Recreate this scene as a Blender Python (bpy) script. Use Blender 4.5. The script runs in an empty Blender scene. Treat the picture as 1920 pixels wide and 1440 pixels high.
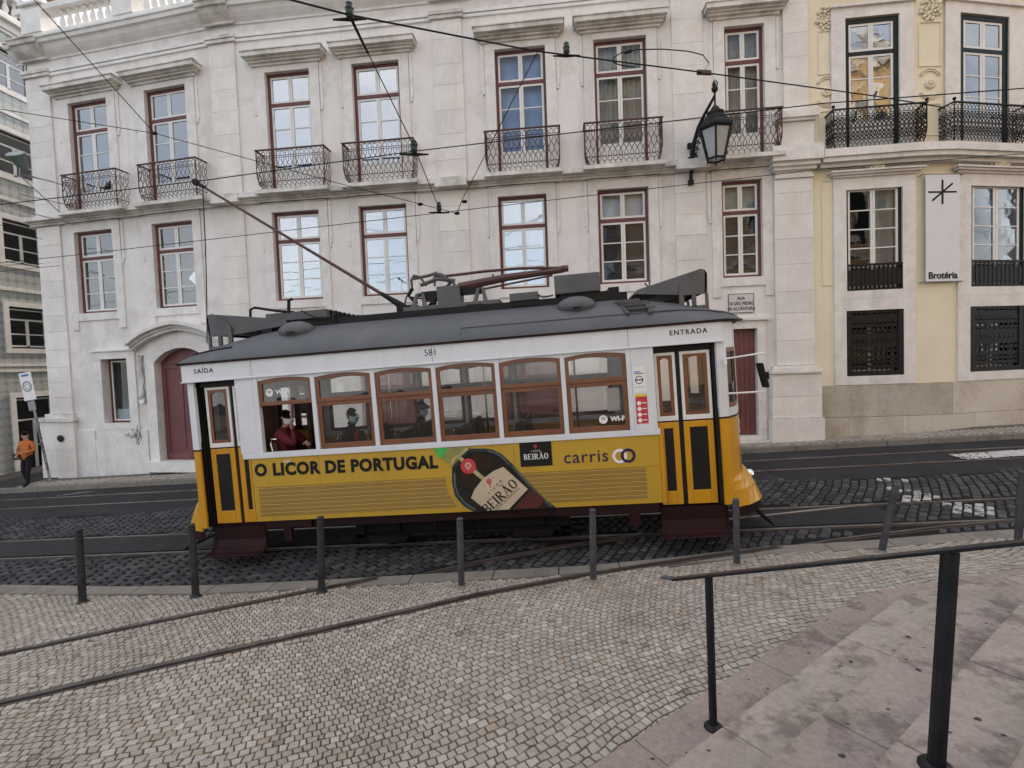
import bpy, bmesh, math, random
from mathutils import Vector, Matrix
random.seed(7)
S = bpy.context.scene
COL = S.collection
# ------------------------------------------------------------------ camera
F_PX = 950.0
ROLL, PITCH, YAW = math.radians(2.1), math.radians(2.4), math.radians(5.8)
CAM = Vector((0, 0, 2.6))
cF = Vector((-math.sin(YAW)*math.cos(PITCH), math.cos(YAW)*math.cos(PITCH), -math.sin(PITCH)))
_r = Vector((math.cos(YAW), math.sin(YAW), 0)); _u = _r.cross(cF)
cR = _r*math.cos(ROLL) - _u*math.sin(ROLL); cU = _u*math.cos(ROLL) + _r*math.sin(ROLL)
cd = bpy.data.cameras.new('camera'); cam = bpy.data.objects.new('camera', cd); COL.objects.link(cam)
cam.matrix_world = Matrix(((cR.x, cU.x, -cF.x, CAM.x), (cR.y, cU.y, -cF.y, CAM.y), (cR.z, cU.z, -cF.z, CAM.z), (0, 0, 0, 1)))
cd.sensor_width = 36; cd.lens = F_PX/1920*36; cd.clip_start = 0.05; cd.clip_end = 2000
S.camera = cam
S.render.resolution_x, S.render.resolution_y = 1024, 768
# ------------------------------------------------------------------ sky, sun, exposure
SUN_EL, SUN_AZ = math.radians(33), math.radians(8)      # late sun behind the palace, slightly right of the street normal
w = bpy.data.worlds.new('World'); S.world = w; w.use_nodes = True
nt = w.node_tree; nt.nodes.clear()
out = nt.nodes.new('ShaderNodeOutputWorld'); bg = nt.nodes.new('ShaderNodeBackground')
sky = nt.nodes.new('ShaderNodeTexSky'); sky.sky_type = 'NISHITA'; sky.sun_disc = False
sky.sun_elevation = SUN_EL; sky.sun_rotation = SUN_AZ; sky.dust_density = 2.0; sky.air_density = 1.0; sky.ozone_density = 1.0
tc = nt.nodes.new('ShaderNodeTexCoord'); mp = nt.nodes.new('ShaderNodeMapping'); mp.inputs['Scale'].default_value = (1, 1, 2.4)
nz = nt.nodes.new('ShaderNodeTexNoise'); nz.inputs['Scale'].default_value = 1.7; nz.inputs['Detail'].default_value = 5; nz.inputs['Roughness'].default_value = .5
rp = nt.nodes.new('ShaderNodeValToRGB'); rp.color_ramp.elements[0].position = .34; rp.color_ramp.elements[1].position = .68
rp.color_ramp.elements[0].color = (.18, .18, .18, 1); rp.color_ramp.elements[1].color = (.80, .80, .80, 1)
mx = nt.nodes.new('ShaderNodeMixRGB'); mx.inputs[2].default_value = (8.6, 8.5, 8.5, 1)   # broken cloud over the blue
nt.links.new(tc.outputs['Generated'], mp.inputs['Vector']); nt.links.new(mp.outputs['Vector'], nz.inputs['Vector'])
nt.links.new(nz.outputs['Fac'], rp.inputs['Fac']); nt.links.new(rp.outputs['Color'], mx.inputs['Fac'])
nt.links.new(sky.outputs['Color'], mx.inputs[1]); nt.links.new(mx.outputs['Color'], bg.inputs['Color'])
nt.links.new(bg.outputs['Background'], out.inputs['Surface'])
bg.inputs['Strength'].default_value = 0.12
sl = bpy.data.lights.new('sun', 'SUN'); sl.energy = 2.2; sl.angle = math.radians(0.6); sl.color = (1, .86, .68)
so = bpy.data.objects.new('sun', sl); COL.objects.link(so); so.location = (0, 30, 40)
sd = Vector((math.sin(SUN_AZ)*math.cos(SUN_EL), math.cos(SUN_AZ)*math.cos(SUN_EL), math.sin(SUN_EL)))
so.rotation_euler = sd.to_track_quat('Z', 'Y').to_euler()
S.view_settings.view_transform = 'Standard'; S.view_settings.look = 'None'
S.view_settings.exposure = 0.95; S.view_settings.gamma = 1; S.view_settings.use_curve_mapping = False
S.render.engine = 'CYCLES'
Cy = S.cycles; Cy.max_bounces = 6; Cy.diffuse_bounces = 3; Cy.glossy_bounces = 3; Cy.transmission_bounces = 3; Cy.transparent_max_bounces = 14; Cy.caustics_reflective = False; Cy.caustics_refractive = False
Cy.use_adaptive_sampling = True; Cy.adaptive_threshold = .02; Cy.use_denoising = True

# ------------------------------------------------------------------ materials
M = {}
def mat(name, col, rough=.7, col2=None, sc=3., lo=.35, hi=.65, fine=0., fsc=60., bump=0., bsc=80., metal=0., streak=None, spec=None, tone=None, dirt=None, coat=0., paint_=False):
    """procedural paint / stone: base colour, a second colour in patches, fine grain, optional vertical streaks, per-piece tone"""
    m = bpy.data.materials.new(name); m.use_nodes = True; t = m.node_tree; N = t.nodes; L = t.links
    b = N['Principled BSDF']; b.inputs['Roughness'].default_value = rough; b.inputs['Metallic'].default_value = metal
    if spec is None and not metal and max(col) < .09: spec = .18
    if spec is not None: b.inputs['Specular IOR Level'].default_value = spec
    if coat: b.inputs['Coat Weight'].default_value = coat; b.inputs['Coat Roughness'].default_value = .15
    c = N.new('ShaderNodeTexCoord'); last = None
    def rgb(v):
        n = N.new('ShaderNodeRGB'); n.outputs[0].default_value = (*v, 1); return n.outputs[0]
    def noise(s, detail=5, ro=.6, vec=None):
        n = N.new('ShaderNodeTexNoise'); n.inputs['Scale'].default_value = s; n.inputs['Detail'].default_value = detail; n.inputs['Roughness'].default_value = ro
        L.new(vec or c.outputs['Object'], n.inputs['Vector']); return n.outputs['Fac']
    def ramp(f, a, d, ca=0., cb=1.):
        n = N.new('ShaderNodeMapRange'); n.inputs[1].default_value = a; n.inputs[2].default_value = d; n.inputs[3].default_value = ca; n.inputs[4].default_value = cb
        L.new(f, n.inputs[0]); return n.outputs[0]
    def mix(f, a, d, typ='MIX'):
        n = N.new('ShaderNodeMixRGB'); n.blend_type = typ
        if isinstance(f, float): n.inputs[0].default_value = f
        else: L.new(f, n.inputs[0])
        L.new(a, n.inputs[1]); L.new(d, n.inputs[2]); return n.outputs[0]
    last = rgb(col)
    if col2: last = mix(ramp(noise(sc), lo, hi), last, rgb(col2))
    if streak:
        mpn = N.new('ShaderNodeMapping'); mpn.inputs['Scale'].default_value = (streak[1], streak[1], streak[1]*.12); L.new(c.outputs['Object'], mpn.inputs['Vector'])
        last = mix(ramp(noise(1., 6, .65, mpn.outputs['Vector']), .52, .74, 0, streak[2]), last, rgb(streak[0]))
    if dirt:
        last = mix(ramp(noise(dirt[1], 6, .7), dirt[2], dirt[2]+.1, 0, dirt[3]), last, rgb(dirt[0]))
    if fine: 
        g = ramp(noise(fsc, 3), .2, .8, 1-fine, 1+fine)
        cb = N.new('ShaderNodeCombineXYZ')
        for i in range(3): L.new(g, cb.inputs[i])
        last = mix(1., last, cb.outputs[0], 'MULTIPLY')
    if tone:
        a = N.new('ShaderNodeAttribute'); a.attribute_name = 'tone'
        r = N.new('ShaderNodeValToRGB'); e = r.color_ramp.elements
        e[0].position = 0; e[0].color = (*tone[0][1], 1); e[1].position = 1; e[1].color = (*tone[-1][1], 1)
        for p, v in tone[1:-1]:
            k = e.new(p); k.color = (*v, 1)
        L.new(a.outputs['Fac'], r.inputs['Fac']); last = mix(1., last, r.outputs[0], 'MULTIPLY')
    if paint_:   # worn road paint on the tops of single stones (tone above 1.5)
        gt = N.new('ShaderNodeMath'); gt.operation = 'GREATER_THAN'; gt.inputs[1].default_value = 1.5; L.new(a.outputs['Fac'], gt.inputs[0])
        ml = N.new('ShaderNodeMath'); ml.operation = 'MULTIPLY'; L.new(gt.outputs[0], ml.inputs[0]); L.new(ramp(noise(9., 6, .7), .40, .56), ml.inputs[1])
        last = mix(ml.outputs[0], last, rgb((.50, .50, .48)))
    L.new(last, b.inputs['Base Color'])
    if bump:
        bn = N.new('ShaderNodeBump'); bn.inputs['Strength'].default_value = bump; bn.inputs['Distance'].default_value = .01
        L.new(noise(bsc, 6), bn.inputs['Height']); L.new(bn.outputs['Normal'], b.inputs['Normal'])
    M[name] = m; return m
def glass(name, refl, tint=(.9, .93, .95), rough=0.0, ior=1.5):
    m = bpy.data.materials.new(name); m.use_nodes = True; t = m.node_tree; N = t.nodes; N.clear(); L = t.links
    o = N.new('ShaderNodeOutputMaterial'); g = N.new('ShaderNodeBsdfGlossy'); tr = N.new('ShaderNodeBsdfTransparent'); mxs = N.new('ShaderNodeMixShader')
    g.inputs['Roughness'].default_value = rough; g.inputs['Color'].default_value = (1, 1, 1, 1); tr.inputs['Color'].default_value = (*tint, 1)
    lw = N.new('ShaderNodeFresnel'); lw.inputs['IOR'].default_value = ior
    ad = N.new('ShaderNodeMath'); ad.operation = 'ADD'; ad.use_clamp = True; ad.inputs[1].default_value = refl
    c = N.new('ShaderNodeTexCoord'); nn = N.new('ShaderNodeTexNoise'); nn.inputs['Scale'].default_value = 1.6
    bp = N.new('ShaderNodeBump'); bp.inputs['Strength'].default_value = .035; bp.inputs['Distance'].default_value = .1
    L.new(c.outputs['Object'], nn.inputs['Vector']); L.new(nn.outputs['Fac'], bp.inputs['Height']); L.new(bp.outputs['Normal'], g.inputs['Normal'])
    L.new(lw.outputs[0], ad.inputs[0]); L.new(ad.outputs[0], mxs.inputs[0]); L.new(tr.outputs[0], mxs.inputs[1]); L.new(g.outputs[0], mxs.inputs[2]); L.new(mxs.outputs[0], o.inputs[0])
    M[name] = m; return m
mat('stucco', (.815, .787, .766), .9, (.745, .715, .695), .9, fine=.05, fsc=30, bump=.25, bsc=40, streak=((.47, .44, .42), 1.1, .55), dirt=((.62, .585, .56), .7, .53, .7))
mat('limestone', (.81, .79, .765), .85, (.70, .675, .65), 2.6, fine=.12, fsc=26, bump=.3, bsc=30, streak=((.42, .40, .375), 1.4, .5), dirt=((.60, .575, .54), 1.8, .56, .6))
mat('limestone_block', (.82, .80, .775), .85, (.72, .695, .67), 1.7, fine=.10, fsc=22, bump=.3, bsc=30, streak=((.50, .475, .445), 1.8, .3), tone=[(0, (.93, .92, .91)), (1, (1.04, 1.03, 1.01))])
mat('limestone_dirty', (.56, .53, .475), .9, (.40, .35, .27), .8, lo=.44, hi=.66, fine=.16, fsc=20, bump=.4, bsc=25, streak=((.30, .25, .18), 1.0, .55), tone=[(0, (.82, .81, .78)), (1, (1.12, 1.1, 1.08))])
mat('ledge_stone', (.76, .735, .70), .9, (.50, .48, .44), 2.0, lo=.42, hi=.62, fine=.14, fsc=30, bump=.3, bsc=30)
mat('white_trim', (.86, .855, .84), .8, (.70, .69, .67), 2., fine=.05)
mat('maroon_frame', (.160, .054, .052), .6, (.12, .038, .037), 3, fine=.08)
mat('maroon_door', (.180, .062, .064), .5, (.14, .048, .05), 2, fine=.06, bump=.1)
mat('sash_white', (.78, .78, .76), .5, (.70, .70, .68), 4, fine=.04)
mat('green_frame', (.018, .028, .027), .45, (.012, .02, .02), 3)
mat('iron_maroon', (.105, .037, .033), .55, (.06, .026, .023), 5)
mat('iron_black', (.013, .014, .015), .45, (.02, .021, .022), 6)
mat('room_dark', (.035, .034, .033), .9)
mat('curtain', (.46, .455, .42), .9, (.36, .36, .33), 2, fine=.06)
mat('blind_pale', (.66, .68, .69), .8, (.60, .62, .63), 2)
mat('blind_blue', (.17, .28, .55), .7, (.30, .42, .64), 1.5)
mat('blind_green', (.42, .47, .43), .8, (.36, .42, .38), 2)
mat('blind_dark', (.05, .055, .075), .8, (.035, .04, .055), 2)
mat('yellow_stucco', (.82, .76, .59), .9, (.77, .71, .55), 1.0, fine=.05, fsc=30, bump=.2, bsc=40, streak=((.62, .53, .35), 1.3, .25))
mat('yellow_relief', (.81, .745, .58), .85, (.74, .675, .52), 3, fine=.08)
mat('roof_tile', (.34, .12, .075), .85, (.24, .09, .06), 4, fine=.2)
mat('terracotta', (.50, .27, .14), .8, (.42, .22, .12), 5, fine=.1)
mat('banner_white', (.74, .76, .80), .7, (.70, .72, .76), 2)
mat('ink_black', (.012, .012, .016), .6)
mat('asphalt', (.040, .040, .042), .8, (.027, .027, .029), .9, fine=.22, fsc=90, bump=.5, bsc=120, dirt=((.068, .066, .064), 1.3, .56, .5))
mat('road_bed', (.013, .013, .0135), .95, (.019, .018, .018), 3, fine=.2)
mat('sett', (.068, .068, .072), .62, (.050, .050, .054), 3, fine=.18, fsc=50, bump=.5, bsc=50, tone=[(0, (.6, .6, .62)), (.5, (.95, .95, .95)), (1, (1.5, 1.47, 1.42))], paint_=True)
mat('joint_sand', (.14, .122, .10), .95, (.09, .078, .066), 2.5, fine=.2)
mat('calcada', (.395, .355, .31), .75, (.335, .30, .262), 1.0, fine=.18, fsc=38, bump=.45, bsc=60, dirt=((.16, .14, .12), 1.1, .56, .45), tone=[(0, (.55, .51, .47)), (.012, (.94, .80, .66)), (.04, (.84, .80, .76)), (.5, (.95, .935, .91)), (.9, (1.07, 1.07, 1.05)), (1, (1.24, 1.25, 1.25))])
mat('kerb_stone', (.235, .21, .18), .85, (.18, .165, .145), 2, fine=.16, fsc=30, bump=.4, bsc=40, dirt=((.12, .11, .10), 2.5, .55, .6))
mat('step_stone', (.355, .288, .255), .75, (.30, .258, .222), 1.6, lo=.38, hi=.62, fine=.24, fsc=26, bump=.5, bsc=34, dirt=((.14, .11, .095), 3.0, .51, .75), tone=[(0, (.83, .79, .79)), (.5, (.93, .91, .905)), (1, (1.05, 1.05, 1.02))])
mat('gum', (.055, .05, .048), .8)
mat('rail_steel', (.36, .355, .35), .40, (.20, .185, .17), 2.5, metal=.85, fine=.15)
mat('rail_shiny', (.62, .62, .62), .3, (.45, .44, .43), 2.5, metal=.9)
mat('rail_worn', (.16, .145, .135), .5, (.07, .055, .048), 3, metal=.5, fine=.2)
mat('rail_rust', (.075, .052, .044), .75, (.11, .085, .075), 4, fine=.2)
mat('groove', (.012, .011, .011), .95)
mat('road_paint', (.62, .62, .60), .8, (.42, .42, .41), 6, fine=.2, fsc=60)
mat('bollard_paint', (.048, .050, .057), .5, (.085, .085, .09), 6, fine=.2, dirt=((.20, .16, .15), 9., .62, .7))
mat('bollard_dark', (.020, .021, .023), .5, (.05, .05, .053), 6, fine=.2)
mat('handrail_black', (.011, .012, .014), .38, (.022, .022, .024), 5, dirt=((.30, .29, .28), 22., .70, .8))
mat('handrail_worn', (.075, .045, .033), .42, (.045, .036, .032), 4, metal=.4, fine=.2)
mat('tram_ad', (.51, .318, .030), .42, (.475, .29, .03), 1.0, fine=.04, spec=.4, streak=((.27, .165, .03), 2.6, .30), bump=.05, bsc=2.5)
mat('tram_gold', (.36, .225, .060), .45, (.31, .19, .048), 2, fine=.05)
mat('tram_gold_line', (.58, .40, .08), .4)
mat('tram_gold_dark', (.13, .085, .02), .6)
mat('tram_orange', (.62, .302, .006), .33, (.55, .262, .008), 1.4, fine=.04, coat=.3, streak=((.27, .125, .02), 3.0, .35), dirt=((.20, .10, .02), 8., .66, .5))
mat('tram_white', (.70, .725, .76), .35, (.655, .675, .71), 1.5, fine=.02, dirt=((.40, .40, .39), 7., .66, .4), streak=((.44, .44, .43), 3.2, .28), bump=.04, bsc=3)
mat('tram_roof', (.088, .092, .100), .5, (.066, .072, .082), .9, fine=.07, fsc=25, dirt=((.14, .135, .125), 1.2, .55, .5))
mat('tram_grey', (.100, .100, .105), .5, (.072, .072, .077), 3, fine=.08)
mat('tram_black', (.012, .012, .013), .5, (.018, .018, .018), 4)
mat('tram_maroon', (.028, .0085, .0095), .55, (.018, .007, .0075), 2, fine=.1)
mat('tram_under', (.015, .011, .011), .7, (.010, .008, .008), 3, fine=.2)
mat('trolley_rust', (.095, .038, .030), .5, (.065, .03, .026), 4, fine=.15)
mat('wood_brown', (.20, .070, .024), .4, (.15, .05, .018), 3.5, fine=.10, fsc=20, coat=.25)
mat('chrome', (.75, .75, .76), .15, metal=1.)
mat('seat_brown', (.05, .026, .024), .5, (.036, .02, .019), 3)
mat('cabin_wood', (.12, .055, .028), .5, (.09, .04, .02), 3)
mat('print_black', (.014, .014, .013), .5)
mat('print_navy', (.028, .022, .07), .5)
mat('print_white', (.80, .80, .80), .5)
mat('print_red', (.52, .035, .045), .5)
mat('print_yellow', (.75, .55, .03), .5)
mat('print_green', (.03, .38, .06), .45, (.08, .50, .08), 6)
mat('print_olive', (.20, .20, .045), .45, (.28, .27, .07), 6)
mat('print_bottle', (.011, .013, .011), .3, (.026, .019, .013), 3, coat=.3)
mat('print_bottle_rim', (.018, .028, .026), .35, (.04, .06, .055), 5)
mat('print_glint', (.085, .125, .118), .4, (.05, .075, .07), 6)
mat('print_amber', (.045, .021, .011), .4, (.025, .016, .01), 5)
mat('print_label', (.56, .46, .33), .5, (.50, .40, .28), 3)
mat('print_liquor', (.11, .014, .016), .4, (.06, .012, .012), 4)
mat('print_ribbon', (.46, .40, .20), .5, (.36, .30, .13), 8)
mat('print_blue', (.06, .16, .38), .5)
mat('tail_red', (.45, .02, .015), .25)
mat('lamp_glass', (.36, .385, .40), .25, (.31, .33, .345), 4)
mat('flood_green', (.16, .21, .19), .45, (.13, .17, .155), 4)
mat('steel_grey', (.28, .29, .30), .45, metal=.5)
mat('rubber', (.014, .014, .014), .7)
mat('insulator', (.035, .05, .045), .35)
mat('plaque_stone', (.64, .62, .59), .7, (.58, .56, .53), 4)
mat('graffiti', (.21, .18, .165), .8)
mat('skin', (.50, .29, .21), .55, (.45, .25, .175), 20)
mat('hair_dark', (.018, .012, .010), .6, (.03, .02, .016), 30)
mat('sweater_orange', (.50, .155, .035), .9, (.44, .13, .03), 12, fine=.1)
mat('trousers_black', (.014, .012, .015), .85, (.02, .018, .022), 10)
mat('sweater_maroon', (.125, .010, .018), .9, (.10, .008, .015), 8, fine=.1)
mat('coat_dark', (.020, .020, .030), .9, (.03, .03, .04), 8)
mat('top_red', (.30, .022, .026), .85)
mat('hat_purple', (.25, .10, .30), .9, (.20, .07, .24), 20)
mat('mask_blue', (.40, .64, .70), .7, (.46, .68, .74), 12)
mat('mask_white', (.68, .70, .74), .7)
mat('bag_pattern', (.035, .02, .018), .7, (.16, .11, .09), 18, lo=.5, hi=.55)
mat('ochre_wall', (.53, .38, .22), .9, (.55, .34, .15), 1., fine=.05)
mat('sticker_mix', (.30, .28, .27), .6, (.05, .04, .05), 20, lo=.45, hi=.55)
glass('pane_sky', .27); glass('pane_soft', .15); glass('pane_dark', .012, ior=1.22); glass('pane_tram', .01, (.95, .95, .94))
def azulejo(name):
    m = bpy.data.materials.new(name); m.use_nodes = True; t = m.node_tree; N = t.nodes; L = t.links; b = N['Principled BSDF']
    c = N.new('ShaderNodeTexCoord'); sp = N.new('ShaderNodeSeparateXYZ'); L.new(c.outputs['Object'], sp.inputs[0])
    def mth(op, a, bb=None):
        n = N.new('ShaderNodeMath'); n.operation = op
        for i, v in enumerate((a, bb)):
            if v is None: continue
            if isinstance(v, (int, float)): n.inputs[i].default_value = v
            else: L.new(v, n.inputs[i])
        return n.outputs[0]
    def cell(o, s): return mth('SUBTRACT', mth('FRACT', mth('MULTIPLY', o, s)), .5)
    u, v = cell(sp.outputs[1], 3.3), cell(sp.outputs[2], 3.3)
    r = mth('SQRT', mth('ADD', mth('MULTIPLY', u, u), mth('MULTIPLY', v, v)))
    d = mth('ADD', mth('ABSOLUTE', u), mth('ABSOLUTE', v))
    ring = mth('COMPARE', r, .30); ring.node.inputs[2].default_value = .055
    core = mth('LESS_THAN', r, .12); dia = mth('GREATER_THAN', d, .80)
    gu = mth('GREATER_THAN', mth('MAXIMUM', mth('ABSOLUTE', cell(sp.outputs[1], 6.6)), mth('ABSOLUTE', cell(sp.outputs[2], 6.6))), .475)
    def mx2(f, a, col):
        n = N.new('ShaderNodeMixRGB'); L.new(f, n.inputs[0]); n.inputs[2].default_value = (*col, 1)
        if isinstance(a, tuple): n.inputs[1].default_value = (*a, 1)
        else: L.new(a, n.inputs[1])
        return n.outputs[0]
    x = mx2(ring, (.36, .385, .375), (.56, .56, .52)); x = mx2(core, x, (.55, .54, .48)); x = mx2(dia, x, (.20, .25, .29)); x = mx2(gu, x, (.45, .46, .45))
    L.new(x, b.inputs['Base Color']); b.inputs['Roughness'].default_value = .3; M[name] = m
azulejo('azulejo')

# ------------------------------------------------------------------ mesh helpers
OFFS = {}
class MB:
    """collects polygons in world (or local) coordinates; build() links them as ONE mesh object"""
    def __init__(s, warp=None): s.v = []; s.f = []; s.m = []; s.warp = warp; s.cm = 0; s.tone = []; s.ct = .5
    def vert(s, p): s.v.append(tuple(p)); return len(s.v)-1
    def face(s, idx): s.f.append(tuple(idx)); s.m.append(s.cm); s.tone.append(s.ct)
    def poly(s, pts): s.face([s.vert(p) for p in pts])
    def hexa(s, a, b):
        i = [s.vert(p) for p in a]; j = [s.vert(p) for p in b]; n = len(i)
        s.face(i[::-1]); s.face(j)
        for k in range(n): s.face((i[k], i[(k+1) % n], j[(k+1) % n], j[k]))
    def box(s, x0, x1, y0, y1, z0, z1, nx=1):
        for k in range(nx):
            a = x0+(x1-x0)*k/nx; b = x0+(x1-x0)*(k+1)/nx
            s.hexa([(a, y0, z0), (b, y0, z0), (b, y1, z0), (a, y1, z0)], [(a, y0, z1), (b, y0, z1), (b, y1, z1), (a, y1, z1)])
    def obox(s, c, ax, ay, az):
        """box from centre and three half-axis vectors"""
        c = Vector(c); ax = Vector(ax); ay = Vector(ay); az = Vector(az)
        s.hexa([c-ax-ay-az, c+ax-ay-az, c+ax+ay-az, c-ax+ay-az], [c-ax-ay+az, c+ax-ay+az, c+ax+ay+az, c-ax+ay+az])
    def bar(s, a, b, wdt, thk, up=(0, 0, 1)):
        a = Vector(a); b = Vector(b); d = b-a; n = d.normalized(); sx = n.cross(Vector(up))
        if sx.length < 1e-5: sx = n.cross(Vector((0, 1, 0)))
        sx.normalize(); uz = sx.cross(n)
        s.obox((a+b)/2, d/2, sx*wdt/2, uz*thk/2)
    def prism(s, pts, y0, y1):
        """XZ outline (counter-clockwise seen from the street) pushed from y0 (front) to y1"""
        s._pr([(x, y0, z) for x, z in pts], [(x, y1, z) for x, z in pts])
    def _pr(s, a, b):
        i = [s.vert(p) for p in a]; j = [s.vert(p) for p in b]; n = len(i)
        s.face(i); s.face(j[::-1])
        for k in range(n): s.face((i[(k+1) % n], i[k], j[k], j[(k+1) % n]))
    def ring(s, o, n, y0, y1):
        """frame between XZ outlines o (outer) and n (inner), same count"""
        k = len(o); A = [s.vert((x, y0, z)) for x, z in o]; B = [s.vert((x, y0, z)) for x, z in n]
        C = [s.vert((x, y1, z)) for x, z in o]; D = [s.vert((x, y1, z)) for x, z in n]
        for i in range(k):
            j = (i+1) % k
            s.face((A[i], A[j], B[j], B[i])); s.face((A[j], A[i], C[i], C[j])); s.face((B[i], B[j], D[j], D[i])); s.face((C[j], C[i], D[i], D[j]))
    def rect_ring(s, x0, x1, z0, z1, t, y0, y1, tb=None):
        tb = t if tb is None else tb
        s.ring([(x0, z0), (x1, z0), (x1, z1), (x0, z1)], [(x0+t, z0+tb), (x1-t, z0+tb), (x1-t, z1-t), (x0+t, z1-t)], y0, y1)
    def tube(s, pts, r, n=6, cap=True):
        pts = [Vector(p) for p in pts]; rs = r if isinstance(r, (list, tuple)) else [r]*len(pts); rings = []
        ref = Vector((0, 0, 1))
        for k, p in enumerate(pts):
            d = (pts[min(k+1, len(pts)-1)]-pts[max(k-1, 0)])
            if d.length < 1e-9: d = Vector((0, 0, 1))
            d.normalize(); a = d.cross(ref)
            if a.length < .05: a = d.cross(Vector((0, 1, 0)))
            a.normalize(); b = d.cross(a)
            rings.append([s.vert(p+(a*math.cos(2*math.pi*i/n)+b*math.sin(2*math.pi*i/n))*rs[k]) for i in range(n)])
        for k in range(len(rings)-1):
            for i in range(n):
                j = (i+1) % n; s.face((rings[k][i], rings[k][j], rings[k+1][j], rings[k+1][i]))
        if cap: s.face(rings[0][::-1]); s.face(rings[-1])
    def lathe(s, c, prof, n=12, axis='Z', cap=True):
        rings = []
        for r, h in prof:
            rr = []
            for i in range(n):
                a = 2*math.pi*i/n; x, y = r*math.cos(a), r*math.sin(a)
                p = {'Z': (x, y, h), 'Y': (x, h, y), 'X': (h, x, y)}[axis]
                rr.append(s.vert((c[0]+p[0], c[1]+p[1], c[2]+p[2])))
            rings.append(rr)
        for k in range(len(rings)-1):
            for i in range(n):
                j = (i+1) % n; q = (rings[k][i], rings[k][j], rings[k+1][j], rings[k+1][i]); s.face(q if axis != 'Y' else q[::-1])
        if cap: s.face(rings[0][::-1]); s.face(rings[-1])
    def ball(s, c, r, n=10, sc=(1, 1, 1)):
        m = n//2+1; rings = []
        for k in range(1, m):
            a = math.pi*k/m
            rings.append([s.vert((c[0]+r*sc[0]*math.sin(a)*math.cos(2*math.pi*i/n), c[1]+r*sc[1]*math.sin(a)*math.sin(2*math.pi*i/n), c[2]-r*sc[2]*math.cos(a))) for i in range(n)])
        b = s.vert((c[0], c[1], c[2]-r*sc[2])); t = s.vert((c[0], c[1], c[2]+r*sc[2]))
        for i in range(n):
            j = (i+1) % n; s.face((b, rings[0][j], rings[0][i])); s.face((t, rings[-1][i], rings[-1][j]))
            for k in range(len(rings)-1): s.face((rings[k][i], rings[k][j], rings[k+1][j], rings[k+1][i]))
    def build(s, name, mats, parent=None, smooth=False, bevel=0, tone=False, local=False):
        me = bpy.data.meshes.new(name); off = Vector((0, 0, 0))
        if parent is not None and not local: off = Vector(OFFS.get(parent.name, (0, 0, 0)))
        vv = [s.warp(p) for p in s.v] if s.warp else s.v
        me.from_pydata([(p[0]-off.x, p[1]-off.y, p[2]-off.z) for p in vv], [], s.f)
        if not isinstance(mats, (list, tuple)): mats = [mats]
        for m in mats: me.materials.append(M[m])
        if len(mats) > 1: me.polygons.foreach_set('material_index', s.m)
        if smooth: me.polygons.foreach_set('use_smooth', [True]*len(s.f))
        if tone:
            a = me.attributes.new('tone', 'FLOAT', 'FACE'); a.data.foreach_set('value', s.tone)
        me.update()
        o = bpy.data.objects.new(name, me); COL.objects.link(o)
        if parent is not None:
            o.parent = parent; OFFS[o.name] = tuple(off)
        if bevel:
            b = o.modifiers.new('bevel', 'BEVEL'); b.width = bevel; b.segments = 2; b.limit_method = 'ANGLE'
        return o
def recalc(o):
    bm = bmesh.new(); bm.from_mesh(o.data); bmesh.ops.recalc_face_normals(bm, faces=bm.faces); bm.to_mesh(o.data); bm.free(); return o
def tag(o, label, cat, group=None):
    o['label'] = label; o['category'] = cat
    if group: o['group'] = group
    return o
def thing(name, loc, label, cat, group=None):
    o = bpy.data.objects.new(name, None); COL.objects.link(o); o.location = loc; OFFS[o.name] = tuple(loc); o.empty_display_size = .2
    return tag(o, label, cat, group)
def struct(o, kind='structure'): o['kind'] = kind; return o
def copy_tree(o, parent=None):
    c = o.copy(); COL.objects.link(c)
    if parent is not None: c.parent = parent
    for ch in list(o.children): copy_tree(ch, c)
    return c
def text(name, body, size, m, parent, loc, rot, extrude=.0015, offset=0., align='CENTER', space=1., sx=1., shear=0.):
    cu = bpy.data.curves.new(name, 'FONT'); cu.body = body; cu.size = size; cu.extrude = extrude; cu.offset = offset; cu.align_x = align; cu.align_y = 'CENTER'
    cu.space_character = space; cu.resolution_u = 3; cu.materials.append(M[m]); cu.shear = shear
    tmp = bpy.data.objects.new('tmp', cu); COL.objects.link(tmp); bpy.context.view_layer.update()
    me = bpy.data.meshes.new_from_object(tmp.evaluated_get(bpy.context.evaluated_depsgraph_get())); bpy.data.objects.remove(tmp)
    o = bpy.data.objects.new(name, me); COL.objects.link(o); o.parent = parent; o.location = loc; o.rotation_euler = rot; o.scale = (sx, 1, 1)
    return o
def z_road(x, y): return .038*x-.26+.037*(y-8.2)
def z_pave(x, y): return .038*x-.06*y+.196
def proj(p):
    d = Vector(p)-CAM; z = d.dot(cF)
    if z < .1: return None
    return 960+F_PX*d.dot(cR)/z, 720-F_PX*d.dot(cU)/z, z
def in_frame(p, mrg=10):
    q = proj(p); return q is not None and -mrg < q[0] < 1920+mrg and -mrg < q[1] < 1440+mrg

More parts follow.
